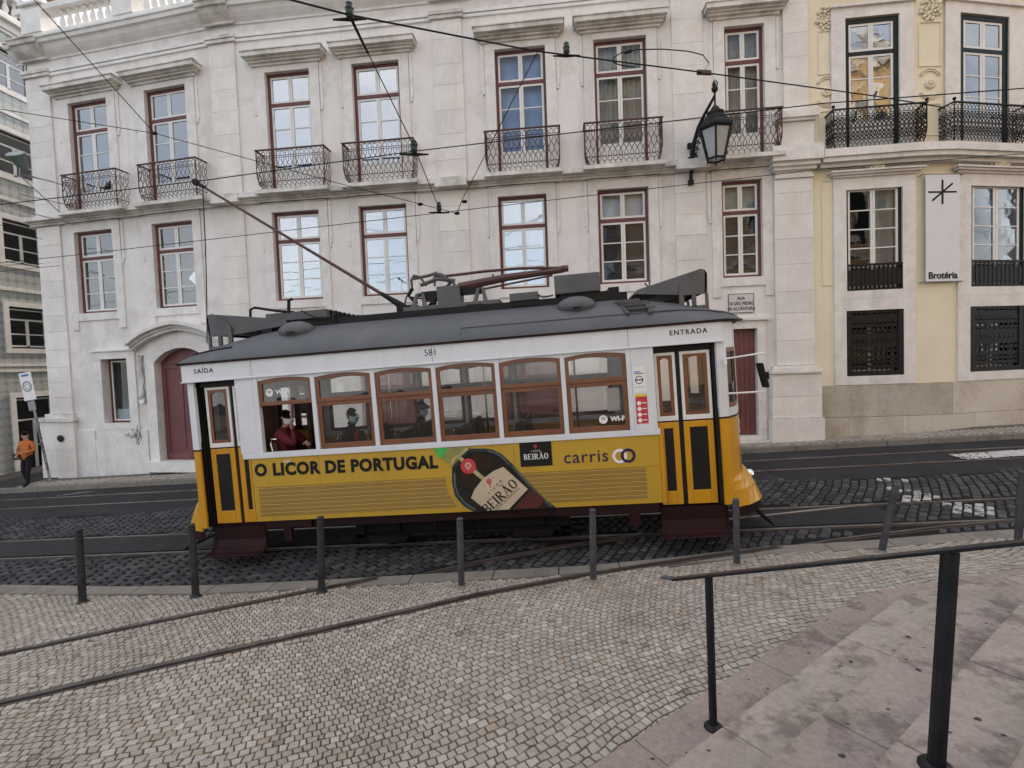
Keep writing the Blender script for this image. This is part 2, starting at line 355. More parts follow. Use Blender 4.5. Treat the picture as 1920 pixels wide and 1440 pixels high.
# ================================================================== THE GROUND
KERB = [(-14, 7.3), (-9.5, 6.95), (-6.5, 6.63), (-5, 6.57), (-3.5, 6.63), (-1.5, 6.77), (.2, 6.86), (1.6, 7.11), (2.7, 7.40), (4.1, 7.5), (5.6, 7.72), (9, 8.0), (16, 8.2)]
def lerp_poly(P, x):
    for (a, b), (c, d) in zip(P, P[1:]):
        if a <= x <= c: return b+(d-b)*(x-a)/(c-a)
    return P[0][1] if x < P[0][0] else P[-1][1]
def kerb_y(x): return lerp_poly(KERB, x)
def sheet(name, m, x0, x1, y0, y1, zf, nx=24, ny=6, dz=0.):
    mb = MB()
    for i in range(nx):
        for j in range(ny):
            q = []
            for a, b in ((i, j), (i+1, j), (i+1, j+1), (i, j+1)):
                x = x0+(x1-x0)*a/nx; ya = y0(x) if callable(y0) else y0; yb = y1(x) if callable(y1) else y1
                y = ya+(yb-ya)*b/ny; q.append((x, y, zf(x, y)+dz))
            mb.poly(q)
    return struct(mb.build(name, m))
FAR_KERB = 13.2
sheet('ground', 'asphalt', -120, 90, -90, 150, lambda x, y: .038*x-1.6, 10, 10)
road = sheet('road', 'asphalt', -60, 45, lambda x: kerb_y(x)-.1, 14.6, z_road, 60, 10)
# branching siding rails that cross the near pavement (plan view polylines)
BR1 = [(-9.5, 2.6), (-7.6, 3.78), (-6.08, 4.71), (-4.86, 5.44), (-3.3, 6.3), (-2.45, 6.78), (-1.35, 7.32), (-.14, 7.78), (1.2, 8.12), (2.2, 8.2)]
BR2 = [(-8.4, 1.8), (-6.6, 2.9), (-5.01, 3.84), (-3.98, 4.43), (-2.45, 5.23), (-1.09, 5.97), (.22, 6.53), (1.54, 6.97), (2.88, 7.38), (4.14, 7.71), (5.55, 7.98), (6.88, 8.15), (8.2, 8.2)]
def gz(x, y): return z_pave(x, y) if y < kerb_y(x) else z_road(x, y)
pave = sheet('near_pavement', 'joint_sand', -40, 30, -12, lambda x: kerb_y(x)-.28, z_pave, 30, 6, -.006)
# ---- paving stones as geometry
def dist_poly(P, x, y):
    best = 9
    for (a, b), (c, d) in zip(P, P[1:]):
        t = max(0, min(1, ((x-a)*(c-a)+(y-b)*(d-b))/((c-a)**2+(d-b)**2))); best = min(best, math.hypot(x-a-t*(c-a), y-b-t*(d-b)))
    return best
def stone(mb, c, h, zf, ch, tilt=.002, bow=None):
    """one paving stone: top with chamfered rim, sides down into the joint"""
    z0 = [zf(x, y) for x, y in c]; cx = sum(x for x, y in c)/len(c); cy = sum(y for x, y in c)/len(c)
    dz = [random.uniform(-tilt, tilt) for _ in c]
    base = [mb.vert((x, y, z-.012)) for (x, y), z in zip(c, z0)]
    rim = [mb.vert((x, y, z+h-ch+d)) for (x, y), z, d in zip(c, z0, dz)]
    k = .84
    top = [mb.vert((cx+(x-cx)*k, cy+(y-cy)*k, z+h+d)) for (x, y), z, d in zip(c, z0, dz)]
    n = len(c); mb.face(top)
    for i in range(n):
        j = (i+1) % n
        mb.face((rim[i], rim[j], top[j], top[i])); mb.face((base[i], base[j], rim[j], rim[i]))
def paving(single, rest, m, parent, x0, x1, y0, y1, pa, pb, ang, joint, h, ch, zf, ok, wave, maxn=300, jit=.16, tonef=None):
    """courses of stones over a region; the nearest maxn in the picture are objects of their own, the rest one mesh"""
    ca, sa = math.cos(ang), math.sin(ang); cx, cy = (x0+x1)/2, (y0+y1)/2; R = math.hypot(x1-x0, y1-y0)/2
    na, nb = int(R/pa)+1, int(R/pb)+1; st = []; P = {}
    def pt(i, j):
        if (i, j) not in P:
            a = i*pa+(.5*pa if (j // 1) % 2 else 0)*0; b = j*pb
            a += random.uniform(-jit, jit)*pa; b += random.uniform(-jit, jit)*pb*.8
            x, y = cx+a*ca-b*sa, cy+a*sa+b*ca; dx, dy = wave(x, y); P[(i, j)] = (x+dx, y+dy)
        return P[(i, j)]
    for j in range(-nb, nb):
        for i in range(-na, na):
            q = [pt(i, j), pt(i+1, j), pt(i+1, j+1), pt(i, j+1)]
            if j % 2: # break the cross joints: slide alternate courses
                s = .5
                q = [tuple(u*(1-s)+v*s for u, v in zip(pt(i, j), pt(i+1, j))), tuple(u*(1-s)+v*s for u, v in zip(pt(i+1, j), pt(i+2, j))),
                     tuple(u*(1-s)+v*s for u, v in zip(pt(i+1, j+1), pt(i+2, j+1))), tuple(u*(1-s)+v*s for u, v in zip(pt(i, j+1), pt(i+1, j+1)))]
            mx_, my_ = sum(p[0] for p in q)/4, sum(p[1] for p in q)/4
            if not (x0 < mx_ < x1 and y0 < my_ < y1) or not ok(mx_, my_) or not in_frame((mx_, my_, zf(mx_, my_)), 60): continue
            L = max(1e-3, math.hypot(q[1][0]-q[0][0], q[1][1]-q[0][1])); H = max(1e-3, math.hypot(q[3][0]-q[0][0], q[3][1]-q[0][1]))
            fx, fy = 1-joint/L*random.uniform(.8, 1.5), 1-joint/H*random.uniform(.8, 1.5); c = []
            f = min(fx, fy); 
            for (x, y) in q:
                kk = f+random.uniform(-.05, .02); c.append((mx_+(x-mx_)*kk, my_+(y-my_)*kk))
            st.append((math.hypot(mx_, my_), c))
    st.sort(key=lambda t: t[0])
    big = [s for s in st if in_frame((s[1][0][0], s[1][0][1], zf(*s[1][0])), -6)][:maxn]; ids = {id(s) for s in big}
    for s in big:
        mb = MB(); mb.ct = tonef(*s[1][0]) if tonef else random.random(); stone(mb, s[1], h+random.uniform(-.003, .003), zf, ch); o = mb.build(single, m, parent, tone=True)
    mb = MB()
    for s in st:
        if id(s) in ids: continue
        mb.ct = tonef(*s[1][0]) if tonef else random.random(); stone(mb, s[1], h+random.uniform(-.003, .003), zf, ch)
    o = mb.build(rest, m, parent, tone=True); o['kind'] = 'stuff'
    return len(st)
# ---- stone steps up to the camera's terrace
ST_P = Vector((.43, 3.28)); ST_D = Vector((.768, .640)); ST_N = Vector((.640, -.768))
TREAD = .42; RISE = .176; Z1 = .15
ST_A = 3.25; ST_D2 = Vector((.955, .297)); ST_N2 = Vector((.297, -.955)); ST_C = ST_P+ST_D*ST_A     # the flight bends towards the street here
ST_M = (ST_N+ST_N2).normalized(); ST_M = ST_M/ST_M.dot(ST_N)
def step_pt(a, o):
    if abs(a-ST_A) < 1e-6: return ST_C+ST_M*o
    return ST_P+ST_D*a+ST_N*o if a < ST_A else ST_C+ST_D2*(a-ST_A)+ST_N2*o
def step_off(x, y): p = Vector((x, y)); return min((p-ST_P).dot(ST_N), (p-ST_C).dot(ST_N2))
def wave1(x, y): return (.26*math.sin(.9*y+.5*x)+.05*math.sin(2.3*x+1.1), .22*math.sin(.8*x+.3)+.05*math.sin(1.9*y+2.1*x))
def ok_near(x, y):
    if y > kerb_y(x)-.31-.04: return False
    if step_off(x, y) > -.03: return False
    return dist_poly(BR1, x, y) > .165 and dist_poly(BR2, x, y) > .165
n1 = paving('paving_stone', 'paving_stones_beyond', 'calcada', pave, -10, 9, 1.6, 8.2, .077, .073, math.radians(24), .0085, .009, .003, z_pave, ok_near, wave1, jit=.22)
# a course of stones laid along each side of the siding rails
mb = MB()
for P in (BR1, BR2):
    for (a, b), (c, d) in zip(P, P[1:]):
        L = math.hypot(c-a, d-b); ux, uy = (c-a)/L, (d-b)/L; n = int(L/.078)
        for k in range(n):
            for sgn in (-1, 1):
                s0 = (k+.06)/n*L; s1 = (k+.94)/n*L; o0 = .090+random.uniform(-.004, .004); o1 = .158+random.uniform(-.012, .008)
                q = [(a+ux*s-uy*o*sgn, b+uy*s+ux*o*sgn) for s, o in ((s0, o0), (s1, o0), (s1, o1), (s0, o1))]
                if sgn < 0: q = q[::-1]
                if q[0][1] > kerb_y(q[0][0])-.36 or not in_frame((*q[0], 0), 60): continue
                mb.ct = random.random(); stone(mb, q, .011+random.uniform(-.003, .003), z_pave, .005)
o = mb.build('rail_border_stones', 'calcada', pave, tone=True); o['kind'] = 'stuff'
# ---- kerb stones of the near pavement, one by one
def kerb_stones(parent, fy, x0, x1, wid, zf, h, side=-1, name='kerb_stone'):
    x = x0
    while x < x1:
        L = random.uniform(.75, 1.25); xe = x+L; mb = MB(); g = .008; q = []
        n = 3
        for k in range(n):
            a = x+g+(L-2*g)*k/n; b = x+g+(L-2*g)*(k+1)/n
            ya, yb = fy(a), fy(b); wa = wid+random.uniform(-.015, .015)
            mb.hexa([(a, min(ya, ya+side*wid), zf(a, ya)-.2), (b, min(yb, yb+side*wid), zf(b, yb)-.2), (b, max(yb, yb+side*wid), zf(b, yb)-.2), (a, max(ya, ya+side*wid), zf(a, ya)-.2)],
                    [(a, min(ya, ya+side*wid), zf(a, ya)+h), (b, min(yb, yb+side*wid), zf(b, yb)+h), (b, max(yb, yb+side*wid), zf(b, yb)+h), (a, max(ya, ya+side*wid), zf(a, ya)+h)])
        if in_frame(((x+xe)/2, fy(x), zf(x, fy(x))), 150): mb.build(name, 'kerb_stone', parent)
        x = xe
kerb_stones(pave, kerb_y, -12, 9.5, .30, z_pave, .006)
# ---- dark basalt setts of the carriageway
RN1, RN2, RF1, RF2 = 8.14, 9.06, 11.5, 12.4
def ok_sett(x, y):
    if y < kerb_y(x)+.03: return False
    for r in (RN1, RN2):
        if abs(y-r) < .12: return False
    if dist_poly(BR1, x, y) < .13 and y > 6.5: return False
    if dist_poly(BR2, x, y) < .13 and y > 6.5: return False
    if RN1 < y < RN2: return -3.0 < x < 2.6 or x > 5.2      # asphalt patches between the rails
    if y > 10.75+.3*math.sin(.7*x) : return False
    return True
MARKS = [(6.15, 10.42, 1.0, .34, -20), (6.15, 9.6, .75, .26, -25), (6.22, 8.9, 1.15, .62, -62), (10.2, 10.2, 1.2, .25, 3)]
def sett_tone(x, y):
    for cx, cy, L, W_, an in MARKS:
        ca, sa = math.cos(math.radians(an)), math.sin(math.radians(an)); a = ((x-cx)*ca+(y-cy)*sa)/L*2; b = (-(x-cx)*sa+(y-cy)*ca)/W_*2
        r = max(abs(a), abs(b))
        if r < 1.1+random.uniform(-.25, .15) and random.random() < .88: return 2.0
    return random.random()
def wave2(x, y): return (.10*math.sin(1.2*y+.4*x), .05*math.sin(.9*x))
nsett = paving('basalt_sett', 'basalt_setts_beyond', 'sett', road, -16, 13, 6.4, 11.2, .215, .135, math.radians(58), .024, .018, .011, z_road, ok_sett, wave2, jit=.14, tonef=sett_tone)
sheet('sett_bed', 'road_bed', -17, 14, lambda x: kerb_y(x), 10.6, z_road, 50, 4, .003)
for nm, xa, xb, ya, yb in (('asphalt_patch', -17, -3.05, RN1+.1, RN2-.1), ('asphalt_patch', 2.65, 5.15, RN1+.1, RN2-.1)):
    sheet(nm, 'asphalt', xa, xb, ya, yb, z_road, 20, 1, .012)
# ---- far pavement: small limestone setts, kerb stones
fz = lambda x, y: z_road(x, y)+.12
farp = sheet('far_pavement', 'joint_sand', -16.4, 30, FAR_KERB+.2, 14.3, fz, 30, 2)
farp2 = sheet('side_street', 'asphalt', -19.6, -16.2, FAR_KERB+.2, 60, lambda x, y: z_road(x, 14)+.035*(y-14)+.1, 4, 12)
paving('sidewalk_stone', 'sidewalk_stones_beyond', 'calcada', farp, -16.3, 14, FAR_KERB+.2, 14.02, .105, .10, math.radians(40), .014, .008, .004, fz, lambda x, y: y < 13.98, lambda x, y: (0, 0), maxn=60)
kerb_stones(farp, lambda x: FAR_KERB, -17.5, 16, .22, lambda x, y: z_road(x, y)+.12, .004, side=1)
# ---- tram rails let into the street
def rail(name, P, zf, top='rail_steel', dz=.016, wid=.05):
    e = bpy.data.objects.new(name, None); COL.objects.link(e); e['kind'] = 'structure'
    def strip(nm, m, o0, o1, d, dn):
        mb = MB(); pr = None
        for k, (x, y) in enumerate(P):
            a = P[max(k-1, 0)]; b = P[min(k+1, len(P)-1)]; d_ = Vector((b[0]-a[0], b[1]-a[1])).normalized(); nn = Vector((-d_.y, d_.x))
            row = [(x+nn.x*o0, y+nn.y*o0, zf(x, y)+dn), (x+nn.x*o0, y+nn.y*o0, zf(x, y)+d), (x+nn.x*o1, y+nn.y*o1, zf(x, y)+d), (x+nn.x*o1, y+nn.y*o1, zf(x, y)+dn)]
            row = [mb.vert(p) for p in row]
            if pr:
                for i in range(3): mb.face((pr[i], row[i], row[i+1], pr[i+1]))
            pr = row
        return mb.build(nm, m, e)
    strip('railhead', top, -.020, .030, dz, -.03); strip('groove', 'groove', -.060, -.020, dz-.012, -.03); strip('check_lip', 'rail_rust', -.082, -.060, dz-.002, -.03)
    return e
def densify(P, n=4):
    o = []
    for a, b in zip(P, P[1:]): o += [(a[0]+(b[0]-a[0])*k/n, a[1]+(b[1]-a[1])*k/n) for k in range(n)]
    return o+[P[-1]]
line = lambda y, x0=-30, x1=24: [(x0+(x1-x0)*k/30, y) for k in range(31)]
rail('tram_rail', line(RN1), z_road); rail('tram_rail', line(RN2), z_road)
rail('tram_rail', line(RF1), z_road); rail('tram_rail', line(RF2), z_road)
rail('siding_rail', densify(BR1), gz, 'rail_worn', .018); rail('siding_rail', densify(BR2), gz, 'rail_worn', .020)
rail('switch_rail', [(2.2, 8.55), (2.9, 8.66), (4.0, 8.85), (5.16, 9.05)], z_road, 'rail_shiny', .024)
# ---- worn white crossing marks on the setts
def paint(cx, cy, L, W, ang, seed, holes):
    rnd = random.Random(seed); mb = MB(); ca, sa = math.cos(ang), math.sin(ang); nx, ny = int(L/.05), max(3, int(W/.04))
    for i in range(nx):
        for j in range(ny):
            ed = min(i, nx-1-i)/nx*2.2+min(j, ny-1-j)/ny*1.1
            if rnd.random() < holes*(1.25-ed) : continue
            a, b = (i/nx-.5)*L, (j/ny-.5)*W; q = []
            for da, db in ((0, 0), (1, 0), (1, 1), (0, 1)):
                aa, bb = a+da*L/nx*1.02+rnd.uniform(-.006, .006), b+db*W/ny*1.02; x, y = cx+aa*ca-bb*sa, cy+aa*sa+bb*ca; q.append((x, y, z_road(x, y)+.0225))
            mb.poly(q)
    return struct(mb.build('worn_road_marking', 'road_paint', road))
paint(9.5, 11.85, 2.2, .5, math.radians(3), 4, .25)
paint(-13.6, 12.7, .9, .06, math.radians(20), 6, .6)
# ---- the stone steps: every slab a piece of its own
steps = bpy.data.objects.new('stone_steps', None); COL.objects.link(steps); steps['kind'] = 'structure'
gums = []
for k in range(7):
    zt = Z1+RISE*k; o0 = TREAD*k; deep = TREAD+.03 if k < 6 else 3.2
    a = -6.0+random.uniform(0, .6)
    while a < 9:
        L = random.uniform(1.05, 1.75)
        if a < ST_A and a+L > ST_A-.5: L = ST_A-a
        g0 = 0 if abs(a-ST_A) < 1e-6 else .0015; g1 = 0 if abs(a+L-ST_A) < 1e-6 else .0015
        p0, p1, q0, q1 = step_pt(a+g0, o0), step_pt(a+L-g1, o0), step_pt(a+g0, o0+deep), step_pt(a+L-g1, o0+deep)
        mid = (p0+p1)/2
        if in_frame((mid.x, mid.y, zt), 700) or k >= 4:
            dzt = random.uniform(-.004, .004); mb = MB(); mb.ct = random.random()*.55+.45*(k % 2); zt2 = zt+dzt
            zb = zt-.6
            mb.hexa([(p0.x, p0.y, zb), (q0.x, q0.y, zb), (q1.x, q1.y, zb), (p1.x, p1.y, zb)], [(p0.x, p0.y, zt2), (q0.x, q0.y, zt2), (q1.x, q1.y, zt2), (p1.x, p1.y, zt2)])
            o = recalc(mb.build('step_slab', 'step_stone', steps, bevel=.016, tone=True))
            if mid.length < 6:
                for _ in range(5): t = random.random(); gums.append((p0+(p1-p0)*t+ST_N*random.uniform(.05, min(deep, .5)-.06), zt2))
        a += L
mb = MB()
for p, z in gums:
    r = random.uniform(.006, .02); n = 7; ph = random.random()*6; el = random.uniform(.4, 1)
    mb.poly([(p.x+r*math.cos(ph+6.283*i/n)*random.uniform(.7, 1.2), p.y+r*el*math.sin(ph+6.283*i/n)*random.uniform(.7, 1.2), z+.0025) for i in range(n)])
g = mb.build('gum_spots', 'gum', steps); g['kind'] = 'stuff'

# ================================================================== BOLLARDS AND HANDRAIL
BOL = [(-6.54, 6.08, 1.02, .02, 'bollard_dark'), (-4.95, 6.15, 1.0, .0, 'bollard_dark'), (-3.21, 6.17, 1.02, .04, 'bollard_dark'), (-1.37, 6.21, .91, .015, 'bollard_paint'), (.29, 6.28, .93, .02, 'bollard_paint'), (2.15, 6.68, .89, 0., 'bollard_paint'), (4.08, 7.0, .92, .19, 'bollard_paint'), (5.81, 7.11, .98, .05, 'bollard_paint')]
BL = ['dark bollard standing at the far left of the row', 'dark bollard in front of the tram\'s exit steps', 'dark bollard below the letters O LICOR DE on the tram', 'thin grey bollard in front of the bottle advert', 'thin grey bollard between the bottle advert and the tram\'s entrance', 'grey bollard with scuffed collar beside the tram\'s front step', 'bent grey bollard leaning right beside the tram', 'grey bollard at the right edge behind the handrail']
for (x, y, h, lean, m), lb in zip(BOL, BL):
    z = z_pave(x, y)-.01; t = thing('bollard', (x, y, z), lb, 'bollard', 'bollards along the kerb')
    r = .046 if m == 'bollard_dark' else .042; mb = MB()
    mb.tube([(x, y, z), (x+lean*.5, y, z+h*.5), (x+lean*.955, y, z+h*.955)], [r, r, r], 14); mb.build('post', m, t, smooth=False)
    mb = MB(); mb.tube([(x+lean*.955, y, z+h*.955), (x+lean*.965, y, z+h*.965), (x+lean*.98, y, z+h*.98), (x+lean*.985, y, z+h*.985), (x+lean, y, z+h)], [r*.86, r*.86, r*1.02, r*1.02, r*.7], 14); mb.build('cap', m, t)
    mb = MB(); mb.lathe((x, y, z), [(r+.035, -.01), (r+.03, .02), (r+.012, .03), (r+.002, .05)], 12); mb.build('base_mortar', 'kerb_stone' if m == 'bollard_paint' else 'bollard_dark', t)
hr = thing('handrail', (.91, 3.35, .15), 'black iron stair handrail with two posts on the pink stone steps', 'handrail')
a = Vector((.90, 3.35, 1.17)); b = Vector((1.70, 2.42, 1.69)); dr = (b-a)
A0 = a-dr*.22; B1 = b+dr*1.1
def post(px, py, z0, ptop, wd, nm):
    mb = MB(); mb.tube([(px, py, z0), (ptop.x, ptop.y, ptop.z)], wd, 10); mb.build('post', 'handrail_black', hr)
    mb = MB(); mb.lathe((px, py, z0), [(wd+.035, 0), (wd+.033, .010), (wd+.022, .022), (wd+.004, .028)], 16); mb.build('base_flange', 'handrail_black', hr)
post(.91, 3.35, .15, a-Vector((0, 0, .008)), .026, 0); post(1.64, 2.42, .678, b-Vector((0, 0, .008)), .036, 1)
sid = dr.cross(Vector((0, 0, 1))).normalized()
mb = MB(); mb.bar(A0, B1, .070, .016); mb.build('flat_rail', 'handrail_black', hr, bevel=.003)
mb = MB(); mb.bar(A0+Vector((0, 0, .0095)), b+dr*-.25+Vector((0, 0, .0095)), .056, .004); mb.build('worn_top', 'handrail_worn', hr)
mb = MB(); e = A0; mb.obox(e+Vector((-.035, .03, -.004)), (-.035, .028, -.006), sid*.028, (0, 0, .007)); mb.build('end_plate', 'bollard_paint', hr, bevel=.003)

# ================================================================== BUILDINGS
def WP(p):   # the palace's corner bay turns slightly away from the street
    x, y, z = p; t = max(0., -9.4-x)*.115; k = 1+t/14
    return (x*k, y+t, z)
def WY(p):   # the yellow front curves away to the right
    x, y, z = p; N_ = ((-50, 0), (8.9, 0), (9.7, .085), (12.2, 1.0), (15., 2.4), (40., 16.)); t = 0.
    for (a, b), (c, d) in zip(N_, N_[1:]):
        if a <= x <= c: t = b+(d-b)*(x-a)/(c-a)
    k = 1+t/14
    return (x*k, y+t, z)
def wall_sheet(mb, x0, x1, z0, z1, y, holes, depth, step=.9):
    xs = {x0, x1}; zs = {z0, z1}
    for h in holes: xs |= {h[0], h[1]}; zs |= {h[2], h[3]}
    n = int((x1-x0)/step)
    for k in range(1, n): xs.add(x0+(x1-x0)*k/n)
    xs = sorted(xs); zs = sorted(zs)
    for a, b in zip(xs, xs[1:]):
        for c, d in zip(zs, zs[1:]):
            mx_, mz_ = (a+b)/2, (c+d)/2
            if any(h[0] < mx_ < h[1] and h[2] < mz_ < h[3] for h in holes): continue
            mb.poly([(a, y, c), (b, y, c), (b, y, d), (a, y, d)])
    for a, b, c, d in [h[:4] for h in holes]:
        mb.poly([(a, y, c), (a, y, d), (a, y+depth, d), (a, y+depth, c)]); mb.poly([(b, y, d), (b, y, c), (b, y+depth, c), (b, y+depth, d)])
        mb.poly([(a, y, d), (b, y, d), (b, y+depth, d), (a, y+depth, d)]); mb.poly([(b, y, c), (a, y, c), (a, y+depth, c), (b, y+depth, c)])
def pane(parent, x0, x1, z0, z1, y, g, warp):
    mb = MB(warp); t = [random.uniform(-.0045, .0045) for _ in range(4)]
    mb.hexa([(x0, y+t[0], z0), (x0, y+t[0]+.006, z0), (x0, y+t[1]+.006, z1), (x0, y+t[1], z1)], [(x1, y+t[2], z0), (x1, y+t[2]+.006, z0), (x1, y+t[3]+.006, z1), (x1, y+t[3], z1)])
    return recalc(mb.build('pane', g, parent))
def casement(bld, x0, x1, z0, z1, y, fm, ratio, rows, g, warp, panel=0., back=None, gtop=None, backtop=None, fr=.075, label=None, half=False):
    """two-leaf casement with a fixed light over the transom: window > sash, panes, blind"""
    mb = MB(warp); zt = z1-(z1-z0)*ratio if ratio else z1
    mb.rect_ring(x0, x1, z0, z1, fr, y, y+.09)
    if ratio: mb.box(x0+fr, x1-fr, y+.004, y+.08, zt-.045, zt+.045)
    win = mb.build('window', fm, bld)
    if label: win['label'] = label
    xm = (x0+x1)/2; sb = MB(warp); ps = []
    def leaf(a, b, c, d, n, pan):
        sb.rect_ring(a, b, c, d, .055, y+.022, y+.065)
        lo = c+.055
        if pan: sb.box(a+.05, b-.05, y+.030, y+.055, c+.05, c+pan); sb.box(a+.05, b-.05, y+.024, y+.06, c+pan-.04, c+pan+.03); lo = c+pan+.03
        hh = (d-.055-lo)/n
        for k in range(n):
            if k: sb.box(a+.05, b-.05, y+.026, y+.06, lo+hh*k-.014, lo+hh*k+.014)
            ps.append((a+.056, b-.056, lo+hh*k+(.015 if k else 0), lo+hh*(k+1)-(.015 if k < n-1 else 0), k))
    f2 = fr+.004
    for a, b in ((x0+f2, xm-.003), (xm+.003, x1-f2)):
        leaf(a, b, z0+f2, (zt-.05 if ratio else z1-f2), rows, panel)
        if ratio: leaf(a, b, zt+.05, z1-f2, 1, 0)
    sb.build('sash', 'sash_white', win)
    for (a, b, c, d, k) in ps: pane(win, a, b, c, d, y+.040, (gtop if gtop and c > zt else g), warp)
    def drape(nm, m, c, d, folds):
        cb = MB(warp); n = 26; pr = None
        for i in range(n+1):
            xx = x0+fr+(x1-x0-2*fr)*(i/n if not half else .52+.48*i/n); yy = y+.22+(.035*math.sin(i*1.9+x0)+.015*math.sin(i*4.1) if folds else 0)
            row = (cb.vert((xx, yy, c)), cb.vert((xx, yy, d)))
            if pr: cb.face((pr[0], row[0], row[1], pr[1]))
            pr = row
        cb.build(nm, m, win)
    if back: drape('curtain' if back == 'curtain' else 'blind', back, z0+.05, (zt if ratio and backtop else z1-.05), back == 'curtain')
    if backtop: drape('blind', backtop, zt, z1-.05, False)
    return win
def blocks(parent, x0, x1, y0, y1, z0, z1, h, warp, m='limestone_block', name='stone_block', gap=.006, split=0, nx=1):
    z = z0; k = 0
    while z < z1-.05:
        hh = h*random.uniform(.85, 1.2); zt = min(z+hh, z1)
        if z1-zt < h*.4: zt = z1
        cuts = [x0, x1]
        if split: 
            cuts = [x0]; x = x0+(split*random.uniform(.3, 1))
            while x < x1-.25: cuts.append(x); x += split*random.uniform(.8, 1.25)
            cuts.append(x1)
        for a, b in zip(cuts, cuts[1:]):
            mb = MB(warp); mb.ct = random.random(); p = random.uniform(0, .004)
            nn = max(1, int((b-a)/.7)) if nx > 1 else 1
            mb.box(a+gap/2, b-gap/2, y0-p, y1, z+gap/2, zt-gap/2, nn); mb.build(name, m, parent, tone=True)
        z = zt; k += 1
# ------------------------------------------------------------------ ironwork balcony, built once per width
def railing_mesh(name, W, D, H, m, belly=.13, motif=.142, dense=False):
    mb = MB(); r = .0085
    def yo(z): # bellied section: swells towards the bottom, tucks in at the foot
        t = z/H
        return belly*(max(0, .38-t)/.38)**2
    def pl(s, z, side):
        if side == 0: return (s, yo(z), z)
        if side == 1: return (-W/2-(-yo(z)), s, z)
        return (W/2+(-yo(z)), s, z)
    def curve(f, side, n=18, rr=r): mb.tube([pl(*f(k/n), side) for k in range(n+1)], rr, 4, cap=False)
    for side, L0, L1 in ((0, -W/2, W/2), (1, 0, D), (2, 0, D)):
        n = max(3, int(round((L1-L0)/motif))); p = (L1-L0)/n
        for k in range(n):
            s0 = L0+p*(k+.5)
            for sg in (1, -1):
                curve(lambda t: (s0+sg*p*.52*math.cos(t*math.pi*2.0)*(.55+.45*math.sin(math.pi*t)), H*(.20+.58*t)), side)
            if dense:
                for sg in (1, -1): curve(lambda t: (s0+sg*p*.5*math.cos(t*math.pi*5.0), H*(.22+.56*t)), side, 30, .011)
            c = H*.885; mb.tube([pl(s0+p*.40*math.cos(a*math.pi/5), c+H*.06*math.sin(a*math.pi/5), side) for a in range(11)], r*.9, 4, cap=False)
            c = H*.145; mb.tube([pl(s0+p*.42*math.cos(a*math.pi/5), c+H*.045*math.sin(a*math.pi/5), side) for a in range(11)], r*.9, 4, cap=False)
            mb.tube([pl(s0, H*.01, side), pl(s0+p*.12, H*.05, side), pl(s0, H*.10, side)], r, 4, cap=False)
            mb.tube([pl(s0, H*.945, side), pl(s0, H*.985, side)], r, 4, cap=False)
        for zz, rr in ((.005, .016), (.20, .008), (.79, .009), (.83, .008)):
            q = [pl(L0+(L1-L0)*j/4, H*zz, side) for j in range(5)]; mb.tube(q, rr, 4)
    rail_ = MB(); 
    a, b = -W/2-.03, W/2+.03
    rail_.box(a, b, -.03, .03, H*.985, H*1.01); rail_.box(a, a+.055, .03, D, H*.985, H*1.01); rail_.box(b-.055, b, .03, D, H*.985, H*1.01)
    for sx in (-1, 1): rail_.tube([(sx*(W/2-yo(H*t/9)), yo(H*t/9), H*t/9) for t in range(10)], .014, 5)
    o1 = mb.build(name, m); o2 = rail_.build('top_rail', m); o2.parent = o1
    return o1
def place_balcony(proto, first, bld, x, y, z, warp, knobs=0., W=2.):
    o = proto if first else copy_tree(proto)
    p = warp((x, y, z)); p1 = warp((x+.3, y, z)); p0 = warp((x-.3, y, z)); off = Vector(OFFS[bld.name])
    o.parent = bld; o.location = Vector(p)-off; o.rotation_euler = (0, 0, math.atan2(p1[1]-p0[1], p1[0]-p0[0]))
    return o
# ------------------------------------------------------------------ the pale palace
PY = 14.0
pal = thing('palace', (-5, PY, .1), 'long pale palace with maroon window frames and pilasters behind the tram', 'building')
UC = [(-13.70, .625), (-11.22, .65), (-7.48, .665), (-4.91, .68), (-.89, .69), (1.76, .69), (4.91, .50)]
LC = [(-13.80, .625), (-11.25, .645), (-7.45, .71), (-4.89, .695), (-.96, .67), (1.74, .675), (4.79, .515)]
UZ0, UZ1, LZ0, LZ1 = 7.70, 11.06, 4.62, 7.15
holes = [(x-h, x+h, UZ0, UZ1) for x, h in UC]+[(x-h, x+h, LZ0, LZ1) for x, h in LC]
GW = (-13.84, -12.98, 1.16, 3.18)
DOORS = [(-12.09, -10.33, -.02, 3.42), (-1.80, -.06, .14, 3.42), (-5.75, -4.05, 0., 3.42)]
SD = (4.28, 5.12, .42, 3.28)
holes += [GW, SD]+DOORS+[(1.2, 2.3, 1.3, 3.2), (-8.0, -6.9, 1.2, 3.2)]
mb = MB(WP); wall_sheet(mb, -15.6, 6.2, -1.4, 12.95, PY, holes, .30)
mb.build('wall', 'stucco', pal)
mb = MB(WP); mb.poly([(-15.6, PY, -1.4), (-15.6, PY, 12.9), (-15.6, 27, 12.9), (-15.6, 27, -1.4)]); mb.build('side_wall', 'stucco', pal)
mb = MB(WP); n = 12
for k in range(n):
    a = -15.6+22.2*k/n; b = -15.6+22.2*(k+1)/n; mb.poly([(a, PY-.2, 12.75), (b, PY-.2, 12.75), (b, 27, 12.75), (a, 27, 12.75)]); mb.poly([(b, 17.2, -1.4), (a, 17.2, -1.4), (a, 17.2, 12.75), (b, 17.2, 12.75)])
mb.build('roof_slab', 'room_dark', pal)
mb = MB(WP)
